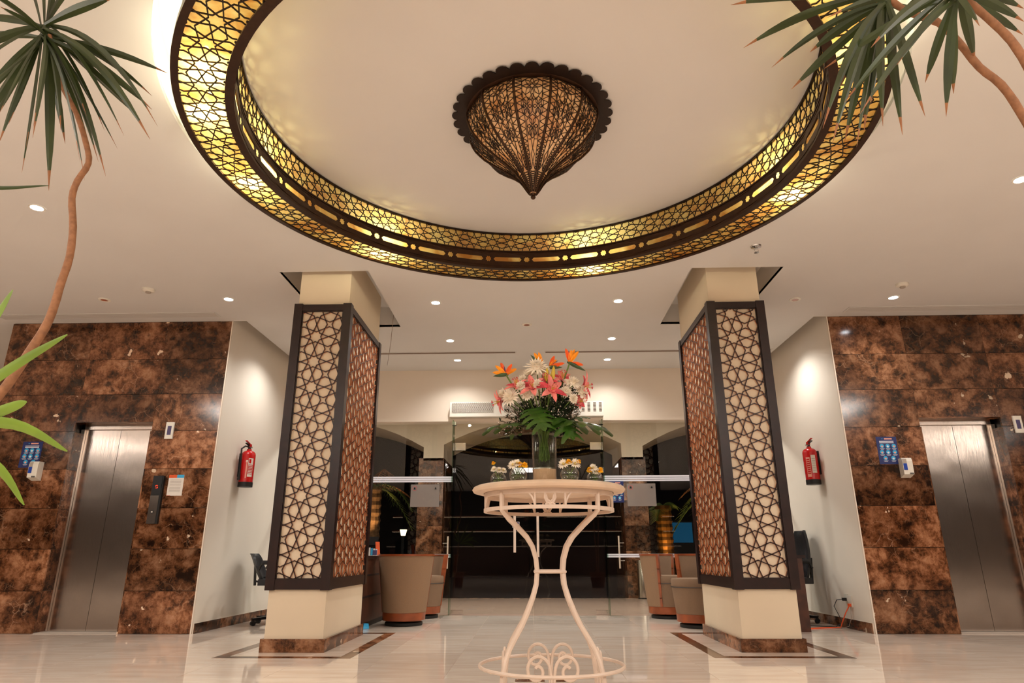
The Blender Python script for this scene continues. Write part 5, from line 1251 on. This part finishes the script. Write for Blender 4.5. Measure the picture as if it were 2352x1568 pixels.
tr = [(-2.113, 2.3, 2.963), (-2.023, 2.3, 2.731), (-1.909, 2.3, 2.551), (-1.836, 2.3, 2.399), (-1.807, 2.3, 2.305), (-1.836, 2.3, 2.224), (-1.843, 2.3, 2.144), (-1.812, 2.3, 2.016), (-1.798, 2.3, 1.883), (-1.809, 2.3, 1.773), (-1.815, 2.3, 1.683), (-1.83, 2.3, 1.595), (-1.878, 2.3, 1.476), (-1.921, 2.3, 1.376), (-1.987, 2.3, 1.247), (-2.08, 2.3, .955), (-2.12, 2.3, .33)]
def smooth_path(p, k_=3):
    p = [Vector(q) for q in p]; out = []
    for i in range(len(p)-1):
        a = p[max(i-1, 0)]; b_ = p[i]; c = p[i+1]; d = p[min(i+2, len(p)-1)]
        for j in range(k_):
            t_ = j/k_; out.append(.5*((2*b_)+(c-a)*t_+(2*a-5*b_+4*c-d)*t_*t_+(3*b_-a-3*c+d)*t_**3))
    return out+[p[-1]]
sp_ = smooth_path(tr); n_ = len(sp_)
MB().tube(sp_, [.0090+.009*(i/n_)+.0006*(i % 2) for i in range(n_)], 10).build('trunk', 'bark', pl, smooth=True)
CA = Vector((-2.139, 2.3, 2.996))
TA = [(-2.214, 2.14, 2.968), (-2.371, 2.33, 3.40), (-2.186, 2.22, 3.38), (-2.222, 2.36, 3.42), (-2.111, 2.38, 3.40), (-1.651, 2.04, 2.895), (-2.235, 2.01, 2.961), (-1.683, 2.5, 2.917), (-1.453, 2.16, 2.373), (-1.459, 2.14, 2.299), (-1.85, 2.6, 2.751), (-1.667, 2.28, 2.419), (-1.845, 2.5, 2.51), (-1.715, 2.29, 2.235), (-1.828, 2.38, 2.364), (-1.675, 2.09, 2.171), (-2.014, 2.38, 2.229), (-2.276, 2.52, 2.406), (-2.22, 2.31, 2.404), (-2.323, 2.44, 2.609), (-2.463, 2.4, 2.663), (-2.181, 2.04, 2.52), (-2.657, 2.45, 3.096), (-2.54, 2.35, 3.125), (-1.855, 2.18, 2.377), (-1.825, 2.02, 2.262), (-1.997, 2.52, 2.554), (-2.069, 2.28, 2.37), (-2.404, 2.43, 2.569), (-1.846, 2.53, 2.746), (-1.87, 2.43, 2.557), (-2.134, 2.55, 2.578)]
TA += [(-1.98, 2.2, 2.36), (-2.1, 2.15, 2.42), (-2.22, 2.2, 2.36), (-2.33, 2.25, 2.52), (-1.78, 2.2, 2.46), (-1.62, 2.35, 2.6), (-2.4, 2.2, 2.75), (-1.9, 2.42, 2.3), (-2.08, 2.45, 2.33), (-1.7, 2.45, 2.75)]
for q in TA: leaf(pl, CA+Vector((random.uniform(-.01, .01), random.uniform(-.01, .01), random.uniform(-.05, .03))), q, random.uniform(.026, .040), random.uniform(.06, .22))
p2 = potted('dragon_tree', 'low dragon tree whose bright leaves reach in at the left edge', -1.95, 1.75)
MB().tube(smooth_path([(-1.95, 1.75, .33), (-1.93, 1.78, .7), (-1.90, 1.85, 1.08)]), .014, 8).build('trunk', 'bark', p2, smooth=True)
LOW = [[(-1.85, 1.87, 1.05), (-1.62, 1.9, 1.295), (-1.437, 1.9, 1.425)], [(-1.85, 1.87, 1.06), (-1.593, 1.9, 1.183), (-1.517, 1.9, 1.213)], [(-1.85, 1.87, 1.07), (-1.58, 1.9, 1.15), (-1.361, 1.9, 1.063)], [(-1.85, 1.87, 1.05), (-1.60, 1.9, 1.04), (-1.455, 1.9, .91)], [(-1.88, 1.86, 1.1), (-1.72, 1.9, 1.40), (-1.646, 1.9, 1.578)], [(-1.9, 1.83, 1.1), (-2.1, 1.7, 1.5), (-2.2, 1.6, 1.6)], [(-1.9, 1.83, 1.1), (-2.1, 1.9, 1.2), (-2.3, 1.95, 1.0)], [(-1.9, 1.83, 1.1), (-1.95, 1.7, 1.5), (-1.98, 1.6, 1.75)]]
def arc_leaf(parent, pts, w, m0='leaf_light'):
    P_ = smooth_path(pts, 7); mb = MB(); n_ = len(P_); vs = []
    for i, c in enumerate(P_):
        t_ = i/(n_-1); w_ = w*max(.03, math.sin(PI*(t_*.86+.12)))**.8; d = (P_[min(i+1, n_-1)]-P_[max(i-1, 0)]).normalized(); sd = d.cross(Vector((.1, 1, .25))).normalized()
        vs += [c-sd*w_/2, c+Vector((0, -w_*.15, 0)), c+sd*w_/2]
    mb.v = vs; mb.f = [q for i in range(n_-1) for q in ((3*i, 3*i+1, 3*i+4, 3*i+3), (3*i+1, 3*i+2, 3*i+5, 3*i+4))]; mb.m = [0]*len(mb.f)
    mb.build('leaf', m0, parent, smooth=True)
for q in LOW: arc_leaf(p2, q, .034)
arc_leaf(pl, [(-2.12, 2.28, 2.9), (-2.2, 2.1, 2.4), (-1.943, 1.95, 2.01), (-1.612, 1.9, 1.954)], .022, 'leaf_green')
random.seed(41)
p3 = potted('dragon_tree', 'dragon tree at the upper right whose leaves hang across the ring lamp', 1.62, 1.80)
tB = [(1.284, 1.9, 2.656), (1.349, 1.9, 2.586), (1.433, 1.9, 2.549), (1.489, 1.9, 2.459), (1.539, 1.9, 2.348), (1.595, 1.9, 2.275), (1.633, 1.9, 2.161), (1.665, 1.9, 1.977), (1.671, 1.9, 1.481), (1.64, 1.87, .851), (1.64, 1.82, .33)]
tC = [(1.376, 1.7, 2.469), (1.423, 1.7, 2.397), (1.473, 1.7, 2.319), (1.503, 1.7, 2.251), (1.53, 1.7, 2.12), (1.56, 1.7, 1.807), (1.58, 1.72, 1.284), (1.60, 1.76, .743), (1.60, 1.78, .33)]
for tt in (tB, tC):
    sp_ = smooth_path(tt); n_ = len(sp_); MB().tube(sp_, [.0105+.004*(i/n_)+.0006*(i % 2) for i in range(n_)], 10).build('trunk', 'bark', p3, smooth=True)
CB = Vector((1.278, 1.9, 2.666)); CC = Vector((1.369, 1.7, 2.479))
TB = [(.713, 1.86, 2.602), (.801, 2.02, 2.559), (.831, 1.88, 2.35), (.976, 2.07, 2.411), (1.129, 2.05, 2.845), (.798, 1.74, 2.611), (.901, 1.75, 2.011), (.943, 1.79, 1.983), (1.146, 2.09, 2.195), (1.06, 1.87, 2.023), (1.141, 1.95, 2.141), (1.126, 1.82, 2.064), (1.233, 1.9, 2.086), (1.285, 1.85, 2.119), (1.027, 1.84, 2.233), (1.168, 1.93, 2.23), (1.254, 1.93, 2.3), (1.061, 2.06, 2.567), (1.222, 1.97, 2.928), (1.547, 2.07, 3.073), (1.533, 2.04, 2.656)]
TC = [(1.017, 1.9, 2.357), (.992, 1.77, 2.119), (.916, 1.57, 1.927), (1.344, 1.84, 2.11), (1.423, 1.89, 2.236), (1.317, 1.86, 2.258), (1.151, 1.73, 2.222), (1.665, 1.79, 2.578), (1.44, 1.58, 2.239), (1.652, 1.83, 2.417), (1.558, 1.73, 2.61), (1.336, 1.61, 2.254), (.854, 1.53, 2.224), (1.288, 1.84, 2.548), (1.53, 1.9, 2.375), (.964, 1.54, 2.124), (1.671, 1.82, 2.516)]
for q in TB: leaf(p3, CB+Vector((random.uniform(-.01, .01), random.uniform(-.01, .01), random.uniform(-.04, .02))), q, random.uniform(.026, .036), random.uniform(.05, .2))
for q in TC: leaf(p3, CC+Vector((random.uniform(-.01, .01), random.uniform(-.01, .01), random.uniform(-.04, .02))), q, random.uniform(.024, .034), random.uniform(.04, .16))
